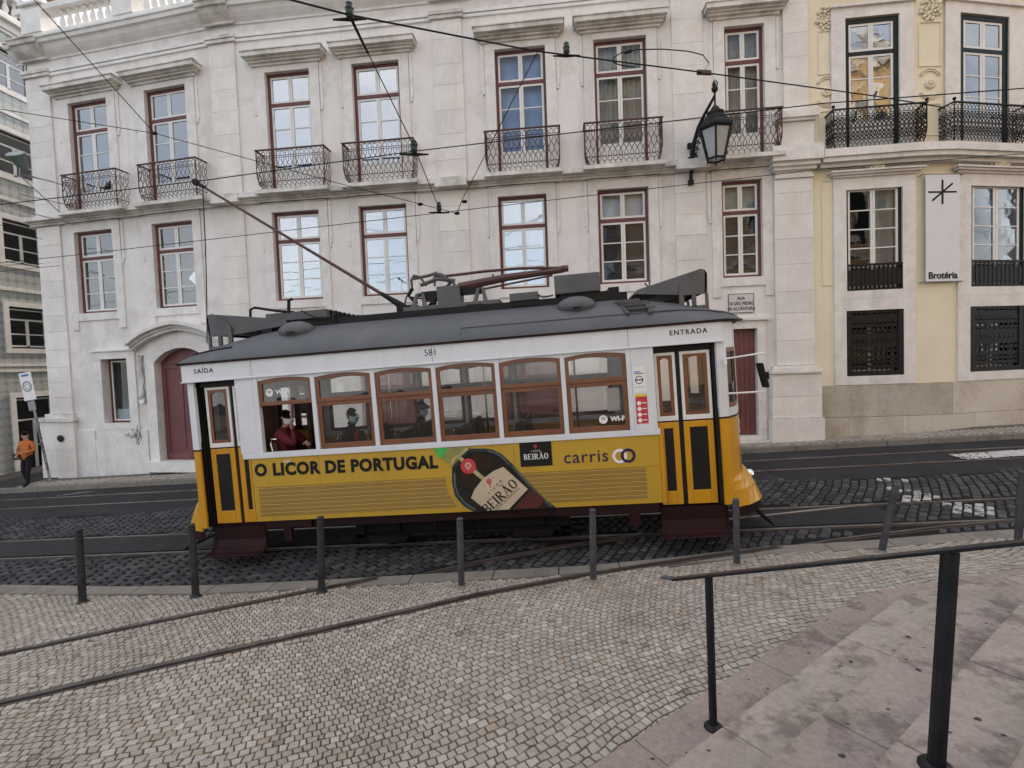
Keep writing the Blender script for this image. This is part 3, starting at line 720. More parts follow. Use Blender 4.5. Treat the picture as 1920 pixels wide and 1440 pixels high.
for zz in (.15, 4.4, 7.55): 
    for k in range(n): a = -15.5+22*k/n; b = -15.5+22*(k+1)/n; mb.poly([(a, PY+.32, zz), (b, PY+.32, zz), (b, 17.2, zz), (a, 17.2, zz)])
mb.build('floor_slab', 'cabin_wood', pal)
# windows
UB = [dict(g='pane_sky'), dict(g='pane_sky'), dict(g='pane_sky'), dict(g='pane_sky'), dict(g='pane_dark', back='blind_blue'), dict(g='pane_dark', back='curtain'), dict(g='pane_dark', back='curtain')]
LB = [dict(g='pane_soft', back='blind_green', backtop='blind_dark'), dict(g='pane_soft', back='blind_green', backtop='blind_dark'), dict(g='pane_sky'), dict(g='pane_sky'), dict(g='pane_sky', back='blind_pale'), dict(g='pane_dark', back='blind_dark', backtop='blind_pale'), dict(g='pane_dark', back='blind_dark', backtop='curtain')]
WL = ['leftmost', 'second', 'third', 'fourth', 'blue-blinded fifth', 'pale-curtained sixth', 'narrow last']
for i, ((x, h), kw) in enumerate(zip(UC, UB)):
    casement(pal, x-h, x+h, UZ0, UZ1, PY+.10, 'maroon_frame', .255, 3, warp=WP, panel=.58, **kw)
    sw = h+.27; mb = MB(WP)   # stone surround with ears
    mb.ring([(x-sw, UZ0), (x+sw, UZ0), (x+sw, UZ1+.24), (x-sw, UZ1+.24)], [(x-h+.006, UZ0+.006), (x+h-.006, UZ0+.006), (x+h-.006, UZ1-.006), (x-h+.006, UZ1-.006)], PY-.045, PY+.09)
    mb.build('window_surround', 'limestone', pal)
    mb = MB(WP); e = sw+.10   # thin shouldered architrave strip beside it
    for sg in (-1, 1):
        mb = MB(WP); a, b = sorted((x+sg*(sw+.012), x+sg*e)); mb.box(a, b, PY-.028, PY+.05, UZ1-1.05, UZ1+.20)
        a, b = sorted((x+sg*(sw+.012), x+sg*(sw+.07))); mb.box(a, b, PY-.04, PY+.05, UZ1-1.16, UZ1-1.052); mb.build('architrave_strip', 'limestone', pal)
    hw = min(1.19, h+.50); zb = UZ1+.16; mb = MB(WP)
    for z0_, z1_, yy, ex in ((zb, zb+.06, .10, -.14), (zb+.06, zb+.11, .18, -.09), (zb+.11, zb+.15, .25, -.05), (zb+.15, zb+.27, .36, 0), (zb+.27, zb+.30, .39, .03), (zb+.30, zb+.325, .32, -.03)):
        mb.box(x-hw-ex, x+hw+ex, PY-yy, PY+.02, z0_, z1_, 3)
    mb.build('window_hood', 'ledge_stone', pal)
for i, ((x, h), kw) in enumerate(zip(LC, LB)):
    casement(pal, x-h, x+h, LZ0, LZ1, PY+.10, 'maroon_frame', .32, 3, warp=WP, **kw)
    sw = h+.25; mb = MB(WP)
    mb.ring([(x-sw, LZ0-.22), (x+sw, LZ0-.22), (x+sw, LZ1+.24), (x-sw, LZ1+.24)], [(x-h+.006, LZ0+.006), (x+h-.006, LZ0+.006), (x+h-.006, LZ1-.006), (x-h+.006, LZ1-.006)], PY-.045, PY+.1)
    for sg in (-1, 1):
        a, b = sorted((x+sg*(sw-.20), x+sg*sw)); mb.box(a, b, PY-.044, PY+.05, LZ0-.50, LZ0-.22)
    mb.build('window_surround', 'limestone', pal)
    for sg in (-1, 1):
        mb = MB(WP); a, b = sorted((x+sg*(sw+.012), x+sg*(sw+.10))); mb.box(a, b, PY-.028, PY+.05, LZ1-.95, LZ1+.22)
        a, b = sorted((x+sg*(sw+.012), x+sg*(sw+.06))); mb.box(a, b, PY-.04, PY+.05, LZ1-1.08, LZ1-.952); mb.build('architrave_strip', 'limestone', pal)
    mb = MB(WP)
    for z0_, z1_, yy, ex in ((LZ1+.23, LZ1+.27, .07, .0), (LZ1+.27, LZ1+.31, .12, .04), (LZ1+.31, LZ1+.355, .16, .08)): mb.box(x-sw-ex, x+sw+ex, PY-yy, PY, z0_, z1_, 2)
    mb.build('window_cornice', 'ledge_stone', pal)
# string course with slabs under the balconies
PIL = [(-9.77, -8.99), (-3.26, -2.445), (3.09, 3.87)]
mb = MB(WP)
for z0_, z1_, yy in ((7.42, 7.48, .14), (7.48, 7.53, .20), (7.53, 7.655, .34)): mb.box(-15.75, 5.50, PY-yy, PY+.01, z0_, z1_, 26)
mb.build('string_course', 'ledge_stone', pal)
BX = [(-13.42, 1.95), (-10.98, 2.0), (-7.30, 2.0), (-4.80, 2.0), (-.88, 1.96), (1.74, 1.97), (4.82, 1.64)]
bal = railing_mesh('railing', 1.96, .42, 1.07, 'iron_maroon'); bal7 = railing_mesh('railing', 1.64, .42, 1.07, 'iron_maroon')
for i, (x, W) in enumerate(BX):
    mb = MB(WP); mb.box(x-W/2-.06, x+W/2+.06, PY-.50, PY-.342, 7.545, 7.645, 3); mb.build('balcony_slab', 'ledge_stone', pal)
    place_balcony(bal7 if i == 6 else bal, i in (0, 6), pal, x, PY-.45, 7.66, WP)
# pilasters of stone blocks
def pilaster(x0, x1, z0, z1, y, nm='pilaster', h=.62, warp=WP, bld=None):
    p = bpy.data.objects.new(nm, None); COL.objects.link(p); p.parent = bld or pal; OFFS[p.name] = OFFS[(bld or pal).name]
    blocks(p, x0, x1, y, PY+.05, z0, z1, h, warp); return p
for x0, x1 in PIL:
    pilaster(x0, x1, 1.32, 7.41, PY-.055); pilaster(x0, x1, 7.66, 11.98, PY-.055)
    p = pilaster(x0-.10, x1+.10, -.6, 1.12, PY-.12, 'pedestal', .6)
    mb = MB(WP); mb.box(x0-.14, x1+.14, PY-.17, PY+.04, 1.125, 1.22); mb.box(x0-.07, x1+.07, PY-.11, PY+.04, 1.22, 1.315); mb.build('pedestal_cap', 'ledge_stone', pal)
    mb = MB(WP); mb.box(x0-.03, x1+.03, PY-.37, PY+.02, 7.424, 7.66); mb.build('course_break', 'ledge_stone', pal)
p = pilaster(-15.62, -14.86, 1.50, 7.41, PY-.055, 'quoin', .5); p = pilaster(-15.62, -14.86, 7.66, 11.98, PY-.055, 'quoin', .5)
p = pilaster(-15.95, -14.80, -1.2, 1.25, PY-.12, 'pedestal', .75)
mb = MB(WP); mb.box(-16.02, -14.74, PY-.20, PY+.04, 1.255, 1.36); mb.box(-15.75, -14.80, PY-.12, PY+.04, 1.36, 1.495); mb.build('pedestal_cap', 'ledge_stone', pal)
# right end pilaster in two stages with a moulded cap
pilaster(5.56, 6.50, 2.27, 7.05, PY-.14, 'end_pilaster', .62); pilaster(5.84, 6.44, 8.72, 12.0, PY-.10, 'end_pilaster', .62); pilaster(5.70, 6.56, 7.80, 8.48, PY-.12, 'end_pilaster', .7)
p = pilaster(5.40, 6.62, .9, 2.06, PY-.24, 'pedestal', .60); pilaster(5.36, 6.66, -.2, .895, PY-.29, 'pedestal', .95)
mb = MB(WP)
for z0_, z1_, yy, ex in ((2.062, 2.12, .30, .06), (2.12, 2.19, .26, .03), (2.19, 2.265, .20, -.02)): mb.box(5.43-ex, 6.59+ex, PY-yy, PY+.03, z0_, z1_)
mb.build('pilaster_moulding', 'limestone', pal); mb = MB(WP)
for z0_, z1_, yy, ex in ((7.055, 7.13, .20, .0), (7.13, 7.24, .16, -.02), (7.24, 7.32, .26, .05), (7.32, 7.42, .34, .10), (7.42, 7.79, .44, .14)): mb.box(5.56-ex, 6.50+ex, PY-yy, PY+.03, z0_, z1_)
mb.build('pilaster_moulding', 'limestone', pal); mb = MB(WP)
for z0_, z1_, yy, ex in ((8.485, 8.55, .20, .03), (8.55, 8.71, .26, .07)): mb.box(5.70-ex, 6.56+ex, PY-yy, PY+.03, z0_, z1_)
mb.build('pilaster_moulding', 'limestone', pal)
# entablature: white fillets, frieze, cove cornice, balustrade
mb = MB(WP)
for z0_, z1_, yy in ((11.99, 12.07, .05), (12.085, 12.17, .08)): mb.box(-15.7, 6.5, PY-yy, PY+.01, z0_, z1_, 26)
mb.build('white_fillet', 'white_trim', pal)
mb = MB(WP)
COVE = [(0, 12.46), (.05, 12.46), (.07, 12.51), (.12, 12.54), (.20, 12.585), (.30, 12.66), (.37, 12.75), (.38, 12.77), (.47, 12.78), (.50, 12.88), (.55, 12.89), (.56, 12.93), (0, 12.93)]
def run(mb, x0, x1, prof_, n, k=1., dy=0.):
    for i in range(n):
        a = x0+(x1-x0)*i/n; b = x0+(x1-x0)*(i+1)/n
        for (y0, z0), (y1, z1) in zip(prof_, prof_[1:]): mb.poly([(a, PY-y0*k-dy, z0), (b, PY-y0*k-dy, z0), (b, PY-y1*k-dy, z1), (a, PY-y1*k-dy, z1)])
    for xx, fl_ in ((x0, 1), (x1, -1)): mb.poly([(xx, PY-y*k-dy, z) for y, z in prof_][::fl_])
COVE = [(y_*.8, z_) for y_, z_ in COVE]
run(mb, -15.9, 6.5, COVE, 26)
mb.build('cornice', 'white_trim', pal)
for x0, x1 in PIL+[(-15.62, -14.86)]:
    mb = MB(WP)
    for z0_, z1_, yy in ((11.985, 12.075, .12), (12.08, 12.175, .15)): mb.box(x0-.02-yy*.3, x1+.02+yy*.3, PY-yy, PY+.008, z0_, z1_)
    run(mb, x0-.06, x1+.06, [(y, z-.004 if y == 0 and z < 12.6 else z+.004) for y, z in COVE], 2, 1., .09)
    mb.build('cornice_break', 'ledge_stone', pal)
mb = MB(WP); mb.box(-15.7, -2, PY-.22, PY+.25, 12.935, 13.20, 16); mb.build('balustrade_rail', 'white_trim', pal); mb = MB(WP); mb.box(-15.7, -2, PY-.20, PY+.2, 13.87, 14.03, 16); mb.build('balustrade_rail', 'white_trim', pal)
prof = [(.05, 0), (.075, .02), (.045, .06), (.055, .12), (.095, .24), (.085, .34), (.045, .48), (.04, .56), (.07, .60), (.06, .67)]
bm0 = None; x = -14.55
while x < -3:
    near = min([abs(x-c) for c in (-14.9, -12.2, -9.4, -6.2, -2.9)])
    if near > .42:
        p = WP((x, PY, 13.20))
        if bm0 is None: 
            b_ = MB(); b_.lathe((0, 0, 0), prof, 8); bm0 = b_.build('baluster', 'white_trim', None, smooth=True); o = bm0
        else: o = bm0.copy(); COL.objects.link(o)
        o.parent = pal; o.location = Vector(p)-Vector(OFFS[pal.name])
    x += .245
for c in (-15.1, -12.2, -9.4, -6.2): 
    mb = MB(WP); mb.box(c-.32, c+.32, PY-.26, PY+.28, 13.205, 13.865); mb.box(c-.36, c+.36, PY-.30, PY+.3, 14.035, 14.11); mb.build('balustrade_pier', 'white_trim', pal)
p = WP((-14.55, PY-.05, 14.115))
urn = thing('urn', p, 'terracotta urn on the balustrade at the palace corner', 'urn')
mb = MB(); mb.lathe(p, [(.14, 0), (.16, .04), (.07, .10), (.10, .16), (.24, .30), (.27, .45), (.20, .58), (.22, .62)], 12); mb.build('bowl', 'terracotta', urn, smooth=True)
mb = MB(); mb.lathe((p[0], p[1], p[2]+.62), [(.18, 0), (.15, .06), (.08, .14), (.09, .2), (.02, .28)], 12); mb.build('lid', 'terracotta', urn, smooth=True)
# plinth of the ground storey, doors and shop window
mb = MB(WP); 
for a, b in ((-14.80, -14.2), (-12.75, -12.45)): mb.box(a, b, PY-.05, PY+.05, -.9, .95)
mb.box(-14.2, -12.75, PY-.035, PY+.05, -.9, .62, 2); mb.build('plinth', 'limestone', pal)
def arch_door(x0, x1, z0, z1, full):
    x0 += .006; x1 -= .006; z1 -= .006; xm = (x0+x1)/2; h = (x1-x0)/2; rise = .42; zs = z1-rise; n = 12; R = (h*h+rise*rise)/(2*rise)
    arc = [(xm+h*(1-2*k/n), zs-(R-rise)+math.sqrt(max(0, R*R-(h*(1-2*k/n))**2))) for k in range(n+1)]     # right to left
    outer = [(x0-.30, z0)]+[(x0-.30, z0)]*0; 
    o = [(x1+.30, z0)]+[(xm+(h+.30)*(1-2*k/n), a[1]+.30) for k, a in enumerate(arc)]+[(x0-.30, z0)]
    i = [(x1, z0)]+arc+[(x0, z0)]
    mb = MB(WP); y0, y1 = PY-.07, PY+.29
    for k in range(len(o)-1):
        A, B, C_, D = o[k], o[k+1], i[k+1], i[k]
        mb.poly([(A[0], y0, A[1]), (B[0], y0, B[1]), (C_[0], y0, C_[1]), (D[0], y0, D[1])]); mb.poly([(D[0], y0, D[1]), (C_[0], y0, C_[1]), (C_[0], y1, C_[1]), (D[0], y1, D[1])])
        mb.poly([(B[0], y0, B[1]), (A[0], y0, A[1]), (A[0], PY+.02, A[1]), (B[0], PY+.02, B[1])])
        mb.poly([(C_[0], PY+.285, C_[1]), (D[0], PY+.285, D[1]), (D[0], PY+.285, D[1]+1), (C_[0], PY+.285, C_[1]+1)])
    mb.build('door_surround', 'limestone', pal)
    if full:
        mb = MB(WP)
        for yy, d0, d1 in ((.26, .52, .60), (.40, .60, .70), (.20, .44, .52)):
            q = []
            for k in range(n+1):
                t = 1-2*k/n; zz = arc[k][1]; q.append((xm+(h+.62)*t, zz))
            for k in range(n):
                a, b = q[k], q[k+1]; dd = .14*(1-abs(1-2*k/n)); d2 = .14*(1-abs(1-2*(k+1)/n))
                mb.hexa([(a[0], PY-yy, a[1]+d0+dd-.06), (b[0], PY-yy, b[1]+d0+d2-.06), (b[0], PY, b[1]+d0+d2-.06), (a[0], PY, a[1]+d0+dd-.06)], [(a[0], PY-yy, a[1]+d1+dd-.06), (b[0], PY-yy, b[1]+d1+d2-.06), (b[0], PY, b[1]+d1+d2-.06), (a[0], PY, a[1]+d1+dd-.06)])
        recalc(mb.build('door_hood', 'limestone', pal))
        mb = MB(WP)
        for sg in (-1, 1):
            xx = xm+sg*(h+.42); mb.tube([(xx, PY-.06, zs+.25), (xx+sg*.03, PY-.10, zs-.15), (xx-sg*.02, PY-.06, zs-.5), (xx-sg*.03, PY-.06, zs-.85), (xx, PY-.08, zs-1.05)], [.06, .075, .05, .045, .06], 8)
            mb.lathe((xx+sg*.02, PY-.09, zs-1.12), [(.105, -.03), (.11, .03), (.05, .05)], 12, 'Y')
        mb.build('scroll_bracket', 'limestone', pal, smooth=True)
    d = MB(WP); d.box(x0, x1, PY+.22, PY+.28, z0, z1, 2); door = d.build('door', 'maroon_door', pal)
    lp = MB(WP)
    for a, b in ((x0+.02, xm-.012), (xm+.012, x1-.02)):
        lp.rect_ring(a, b, z0+.03, zs-.06, .12, PY+.195, PY+.221, .2); lp.box(a+.2, b-.2, PY+.20, PY+.221, z0+.35, zs-.35)
    lp.box(x0+.02, x1-.02, PY+.18, PY+.221, zs-.05, zs+.02, 2); lp.build('door_panel', 'maroon_door', door)
    mb = MB(WP); mb.box(x0-.35, x1+.35, PY-.22, PY+.28, z0-.30, z0-.002, 2); mb.build('door_step', 'limestone', pal)
for k, d in enumerate(DOORS): arch_door(*d, k == 0)
x0, x1, z0, z1 = GW
mb = MB(WP); mb.ring([(x0-.24, z0-.18), (x1+.26, z0-.18), (x1+.26, z1+.22), (x0-.24, z1+.22)], [(x0+.006, z0+.006), (x1-.006, z0+.006), (x1-.006, z1-.006), (x0+.006, z1-.006)], PY-.05, PY+.1)
mb.box(x0-.30, x1+.32, PY-.10, PY, z1+.225, z1+.27); mb.box(x0-.2, x1+.2, PY-.04, PY+.02, .62, z0-.18); mb.build('window_surround', 'limestone', pal)
mb = MB(WP); mb.rect_ring(x0, x1, z0, z1, .06, PY+.24, PY+.30); sw_ = mb.build('shop_window', 'maroon_frame', pal)
mb = MB(WP); mb.rect_ring(x0+.062, x1-.062, z0+.062, z1-.062, .045, PY+.25, PY+.29); mb.build('sash', 'sash_white', sw_)
pane(sw_, x0+.1, x1-.1, z0+.1, z1-.1, PY+.27, 'pane_dark', WP)
mb = MB(WP); mb.box(x0+.06, x1-.06, PY+.34, PY+.9, z0+.02, z0+.42); mb.build('display_shelf', 'blind_pale', sw_)
mb = MB(WP)
for k in range(4): mb.lathe((x0+.22+.15*k, PY+.5, z0+.62), [(.04, 0), (.045, .14), (.014, .24), (.014, .32)], 8)
mb.box(x0+.12, x1-.12, PY+.40, PY+.7, z0+.44, z0+.60); mb.build('bottles', 'insulator', sw_)
mb = MB(WP); mb.rect_ring(SD[0]-.20, SD[1]+.20, SD[2]-.1, SD[3]+.20, .206, PY-.05, PY+.2, .106); mb.box(SD[0]-.30, SD[1]+.3, PY-.12, PY, SD[3]+.205, SD[3]+.27); mb.build('door_surround', 'limestone', pal)
mb = MB(WP); mb.box(SD[0], SD[1], PY+.14, PY+.20, SD[2]-.1, SD[3]); dd_ = mb.build('side_door', 'maroon_door', pal)
mb = MB(WP)
for k in range(6): mb.box(SD[0]+.06+.125*k, SD[0]+.06+.125*k+.112, PY+.125, PY+.141, SD[2]+.02, SD[3]-.06)
for zz in (.9, 1.5, 2.1, 2.7): mb.box(SD[1]-.24, SD[1]-.04, PY+.115, PY+.126, zz, zz+.03)
mb.build('door_board', 'maroon_door', dd_)
mb = MB(WP); mb.box(SD[0]-.25, SD[1]+.25, PY-.20, PY+.14, .1, SD[2]-.11); mb.build('door_step', 'limestone', pal)
for (a, b, c, d) in ((1.2, 2.3, 1.3, 3.2), (-8.0, -6.9, 1.2, 3.2)): casement(pal, a, b, c, d, PY+.15, 'maroon_frame', .3, 2, 'pane_dark', WP)
# graffiti scrawl and small round vent by the corner
mb = MB(WP); rr = random.Random(3); gx, gz_ = -12.95, .85
for k in range(7):
    q = [(gx+rr.uniform(-.2, .25), PY-.055, gz_+rr.uniform(-.28, .22))]
    for _ in range(9): q.append((max(gx-.25, min(gx+.3, q[-1][0]+rr.uniform(-.11, .11))), PY-.055, max(gz_-.35, min(gz_+.26, q[-1][2]+rr.uniform(-.12, .12)))))
    mb.tube(q, .007, 4)
mb.build('graffiti', 'graffiti', pal)
mb = MB(WP); mb.lathe((-15.25, PY-.135, .72), [(.10, .0), (.11, -.02), (.05, -.03)], 14, 'Y'); mb.build('drain_cap', 'iron_black', pal)
# street name plaque
pl = thing('street_plaque', (4.72, PY-.03, 3.70), 'stone street name plaque RUA DE SÃO PEDRO DE ALCÂNTARA on the wall', 'sign')
mb = MB(); mb.box(4.40, 5.05, PY-.035, PY-.002, 3.69, 4.20); mb.build('slab', 'plaque_stone', pl)
mb = MB(); mb.rect_ring(4.40, 5.05, 3.69, 4.20, .014, PY-.040, PY-.034); mb.build('border', 'print_navy', pl)
for k, t_ in enumerate(('RUA', 'DE SÃO PEDRO', 'DE ALCÂNTARA')): text('lettering', t_, .115, 'print_navy', pl, (4.725-4.72, -.008, 4.07-.135*k-3.70), (math.pi/2, 0, 0), .002, .002, sx=.82)

# ------------------------------------------------------------------ the yellow house with black balconies
yel = thing('yellow_house', (10, PY, .4), 'cream yellow house with black balconies and barred ground floor windows at right', 'building')
YC = [(8.03, .68), (10.92, .62), (14.0, .6)]; YU = [(8.0, .645), (10.60, .56), (13.6, .6)]
hol = []
for (x, h) in YC: hol += [(x-h, x+h, 4.12, 6.79), (x-h-.02, x+h+.02, 1.92, 3.90)]
for (x, h) in YU: hol += [(x-h, x+h, 7.70, 10.95)]
mb = MB(WY); wall_sheet(mb, 6.45, 18.5, 1.68, 13.5, PY+.02, hol, .30, .25); mb.build('wall', 'yellow_stucco', yel)
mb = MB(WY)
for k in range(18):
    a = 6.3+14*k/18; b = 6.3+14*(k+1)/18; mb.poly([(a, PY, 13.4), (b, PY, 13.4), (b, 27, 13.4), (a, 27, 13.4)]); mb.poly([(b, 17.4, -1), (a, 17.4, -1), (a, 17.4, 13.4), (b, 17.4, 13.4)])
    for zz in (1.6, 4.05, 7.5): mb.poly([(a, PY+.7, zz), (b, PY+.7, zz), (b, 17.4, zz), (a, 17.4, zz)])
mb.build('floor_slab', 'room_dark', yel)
blocks(yel, 6.67, 13.5, PY-.04, PY+.1, -.1, .86, .9, WY, 'limestone_dirty', 'plinth_block', split=1.5, nx=3); blocks(yel, 6.67, 13.5, PY-.02, PY+.1, .865, 1.70, .80, WY, 'limestone_dirty', 'plinth_block', split=1.7, nx=3)
for i, (x, h) in enumerate(YC):
    casement(yel, x-h, x+h, 4.12, 6.79, PY+.02, 'green_frame', 0, 5, 'pane_dark', WY, fr=.07, back='curtain', half=True)
    sw = h+.30; mb = MB(WY)
    mb.rect_ring(x-sw, x+sw, 3.905, 7.0, .306, PY-.04, PY+.015, .221); mb.rect_ring(x-sw, x+sw, 1.70, 3.903, .286, PY-.038, PY+.12, .226); mb.build('window_surround', 'limestone', yel)
    mb = MB(WY)
    for z0_, z1_, yy, ex in ((7.0, 7.05, .10, .02), (7.05, 7.10, .18, .08), (7.10, 7.14, .24, .13)): mb.box(x-sw-ex, x+sw+ex, PY-yy, PY, z0_, z1_, 3)
    mb.build('window_hood', 'limestone', yel)
    mb = MB(WY)
    for k in range(26):
        a = k*2.4; r_ = .19*math.sqrt((k+1)/26); mb.ball((x+r_*1.2*math.cos(a), PY-.12-.05*(1-k/26), 7.28+r_*.75*math.sin(a)), random.uniform(.035, .06), 6)
    mb.ball((x, PY-.16, 7.27), .09, 8, (1, .8, 1.2)); mb.build('keystone_carving', 'yellow_relief', yel, smooth=True)
    mb = MB(WY)  # cast iron guard in the lower part of the window
    y_ = PY-.035; W = 2*h
    mb.box(x-h+.004, x+h-.004, y_, y_+.03, 4.76, 4.81); mb.box(x-h+.004, x+h-.004, y_, y_+.03, 4.13, 4.17); mb.box(x-h+.004, x+h-.004, y_+.012, y_+.02, 4.25, 4.66)
    for k in range(13):
        xx = x-h+.03+(W-.06)*k/12; mb.box(xx-.012, xx+.012, y_, y_+.03, 4.17, 4.76); mb.lathe((xx, y_+.01, 4.70), [(.03, -.01), (.03, .015)], 8, 'Y'); mb.lathe((xx, y_+.01, 4.21), [(.03, -.01), (.03, .015)], 8, 'Y')
    mb.build('iron_guard', 'iron_black', yel)
    # barred ground floor window: cast iron grille in front of a white casement
    gx0, gx1, g0, g1 = x-h-.02, x+h+.02, 1.92, 3.90
    casement(yel, gx0+.05, gx1-.05, g0+.05, g1-.05, PY+.20, 'green_frame', .28, 2, 'pane_dark', WY, fr=.05)
    mb = MB(WY); y_ = PY+.0
    mb.rect_ring(gx0, gx1, g0, g1, .13, y_-.02, y_+.03)
    for k in range(10):
        xx = gx0+.15+(gx1-gx0-.30)*k/9; mb.box(xx-.013, xx+.013, y_, y_+.025, g0+.1, g1-.1)
    for zz, hh in ((2.16, .05), (2.40, .06), (2.72, .09), (2.95, .09), (3.22, .05), (3.42, .11), (3.60, .07)): mb.box(gx0+.12, gx1-.12, y_+.004, y_+.02, zz-hh*.8, zz+hh*.8)
    for k in range(9):
        xx = gx0+.15+(gx1-gx0-.30)*(k+.5)/9
        for zz in (2.28, 2.56, 2.84, 3.08, 3.32): mb.lathe((xx, y_, zz), [(.045, -.008), (.045, .012)], 6, 'Y')
    mb.build('iron_grille', 'iron_black', yel)
for i, (x, h) in enumerate(YU):
    casement(yel, x-h, x+h, 7.68, 10.95, PY+.005, 'green_frame', .26, 3, 'pane_soft' if i < 1 else 'pane_sky', WY, back='curtain' if i == 0 else None, half=True, panel=.6, fr=.11)
    sw = h+.33; mb = MB(WY); mb.rect_ring(x-sw, x+sw, 7.64, 11.3, .336, PY-.05, PY+.0, .066); mb.box(x-sw-.05, x+sw+.05, PY-.12, PY-.02, 11.22, 11.29, 2); mb.build('window_surround', 'limestone', yel)
    mb = MB(WY)
    for z0_, z1_, yy, ex in ((11.75, 11.85, .15, .06), (11.85, 11.98, .36, .2)): mb.box(x-sw-ex, x+sw+ex, PY-yy, PY, z0_, z1_, 3)
    mb.build('window_hood', 'limestone', yel)
mb = MB(WY); mb.box(6.66, 16, PY-.42, PY+.05, 7.44, 7.63, 24); mb.box(6.66, 16, PY-.36, PY+.05, 7.33, 7.44, 24); mb.box(6.66, 16, PY-.22, PY+.05, 7.24, 7.33, 24); mb.build('string_course', 'limestone', yel)
yb = railing_mesh('railing', 2.16, .40, .95, 'iron_black', .06, .105, True)
for i, x in enumerate((7.98, 10.50, 13.5)): 
    o = place_balcony(yb, i == 0, yel, x, PY-.36, 7.64, WY)
    mb = MB()
    for sx in (-1.08, 1.08): mb.ball((sx, 0, 1.02), .042, 8); mb.tube([(sx, 0, .94), (sx, 0, 1.0)], .014, 6)
    k_ = mb.build('knob', 'iron_black', o, local=True); 
# stucco relief between the windows
def relief(x, w_, z0, z1):
    mb = MB(WY); mb.rect_ring(x-w_, x+w_, z0, z1, .03, PY-.005, PY+.03); mb.build('panel_moulding', 'yellow_relief', yel)
for x, w_ in ((6.93, .20), (9.38, .27), (12.0, .25)):
    relief(x, w_, 7.95, 8.75); relief(x, w_, 9.65, 10.75)
    mb = MB(WY)
    for s0, s1 in ((.2, .8), (1.2, 1.8)):
        for rr_ in (.26, .30): mb.tube([(x+rr_*math.cos(math.pi*(s0+(s1-s0)*k/10)), PY, 9.22+rr_*1.25*math.sin(math.pi*(s0+(s1-s0)*k/10))) for k in range(11)], .014, 5)
    for k in range(10): mb.ball((x+.085*math.cos(k*.628), PY+.0, 9.22+.085*math.sin(k*.628)), .045, 6)
    mb.ball((x, PY-.02, 9.22), .05, 6); mb.build('roundel', 'yellow_relief', yel, smooth=True)
    mb = MB(WY)
    for k in range(30):
        a = k*2.4; r_ = .25*math.sqrt((k+1)/30); mb.ball((x+r_*math.cos(a), PY-.01, 11.05+r_*1.15*math.sin(a)), random.uniform(.03, .055), 6)
    mb.build('cartouche', 'yellow_relief', yel, smooth=True)
relief(6.97, .20, 4.30, 7.0)
bn = thing('banner', (9.58, PY-.13, 4.26), 'white hanging banner lettered Brotéria with a black star mark', 'banner')
mb = MB(WY); mb.box(9.19, 9.98, PY-.12, PY-.108, 4.27, 6.93); mb.build('cloth', 'banner_white', bn)
mb = MB(WY)
for zz in (4.26, 6.94): mb.tube([(9.10, PY-.114, zz), (10.06, PY-.114, zz)], .014, 6); 
for xx in (9.12, 10.04):
    for zz in (4.26, 6.94): mb.tube([(xx, PY-.114, zz), (xx, PY+.02, zz)], .012, 6)
mb.build('rod', 'steel_grey', bn)
bq = ((WY((9.19, PY-.12, 0))[0]+WY((9.98, PY-.12, 0))[0])/2, (WY((9.19, PY-.12, 0))[1]+WY((9.98, PY-.12, 0))[1])/2-.003, 4.45); off = Vector(OFFS[bn.name]); ang_ = math.atan2(WY((9.98, PY, 0))[1]-WY((9.19, PY, 0))[1], WY((9.98, PY, 0))[0]-WY((9.19, PY, 0))[0])
text('lettering', 'Brotéria', .235, 'ink_black', bn, Vector(bq)-off+Vector((0, -.004, -.04)), (math.pi/2, 0, ang_), .002, .006)
pa_, pb_ = WY((9.19, PY-.12, 0)), WY((9.98, PY-.12, 0))
def chord(p): t = (p[0]-9.19)/.79; return (pa_[0]+(pb_[0]-pa_[0])*t, pa_[1]+(pb_[1]-pa_[1])*t+(p[1]-(PY-.12)), p[2])
mb = MB(chord); c0 = (9.575, 6.50)
for a, L in ((90, .30), (0, .33), (42, .32)):
    ca, sa = math.cos(math.radians(a)), math.sin(math.radians(a)); t_ = .021
    mb.prism([(c0[0]-ca*L+sa*t_, c0[1]-sa*L-ca*t_), (c0[0]+ca*L+sa*t_, c0[1]+sa*L-ca*t_), (c0[0]+ca*L-sa*t_, c0[1]+sa*L+ca*t_), (c0[0]-ca*L-sa*t_, c0[1]-sa*L+ca*t_)], PY-.126-a*.00003, PY-.1205)
mb.build('star_mark', 'ink_black', bn)

# ------------------------------------------------------------------ the tiled house beyond the side street
TX = -19.4
til = thing('tiled_house', (TX, 18, -.8), 'patterned tile covered house beyond the side street at left', 'building')
def WT(p): return p
def tbox(mb, y0, y1, z0, z1, x0, x1): mb.box(x0, x1, y0, y1, z0, z1)
rowz = [(-.75, 2.0), (3.76, 5.25), (6.80, 8.34), (9.92, 11.46), (13.0, 14.4)]
cols = [16.12, 19.6, 23.2]; ww = 1.42
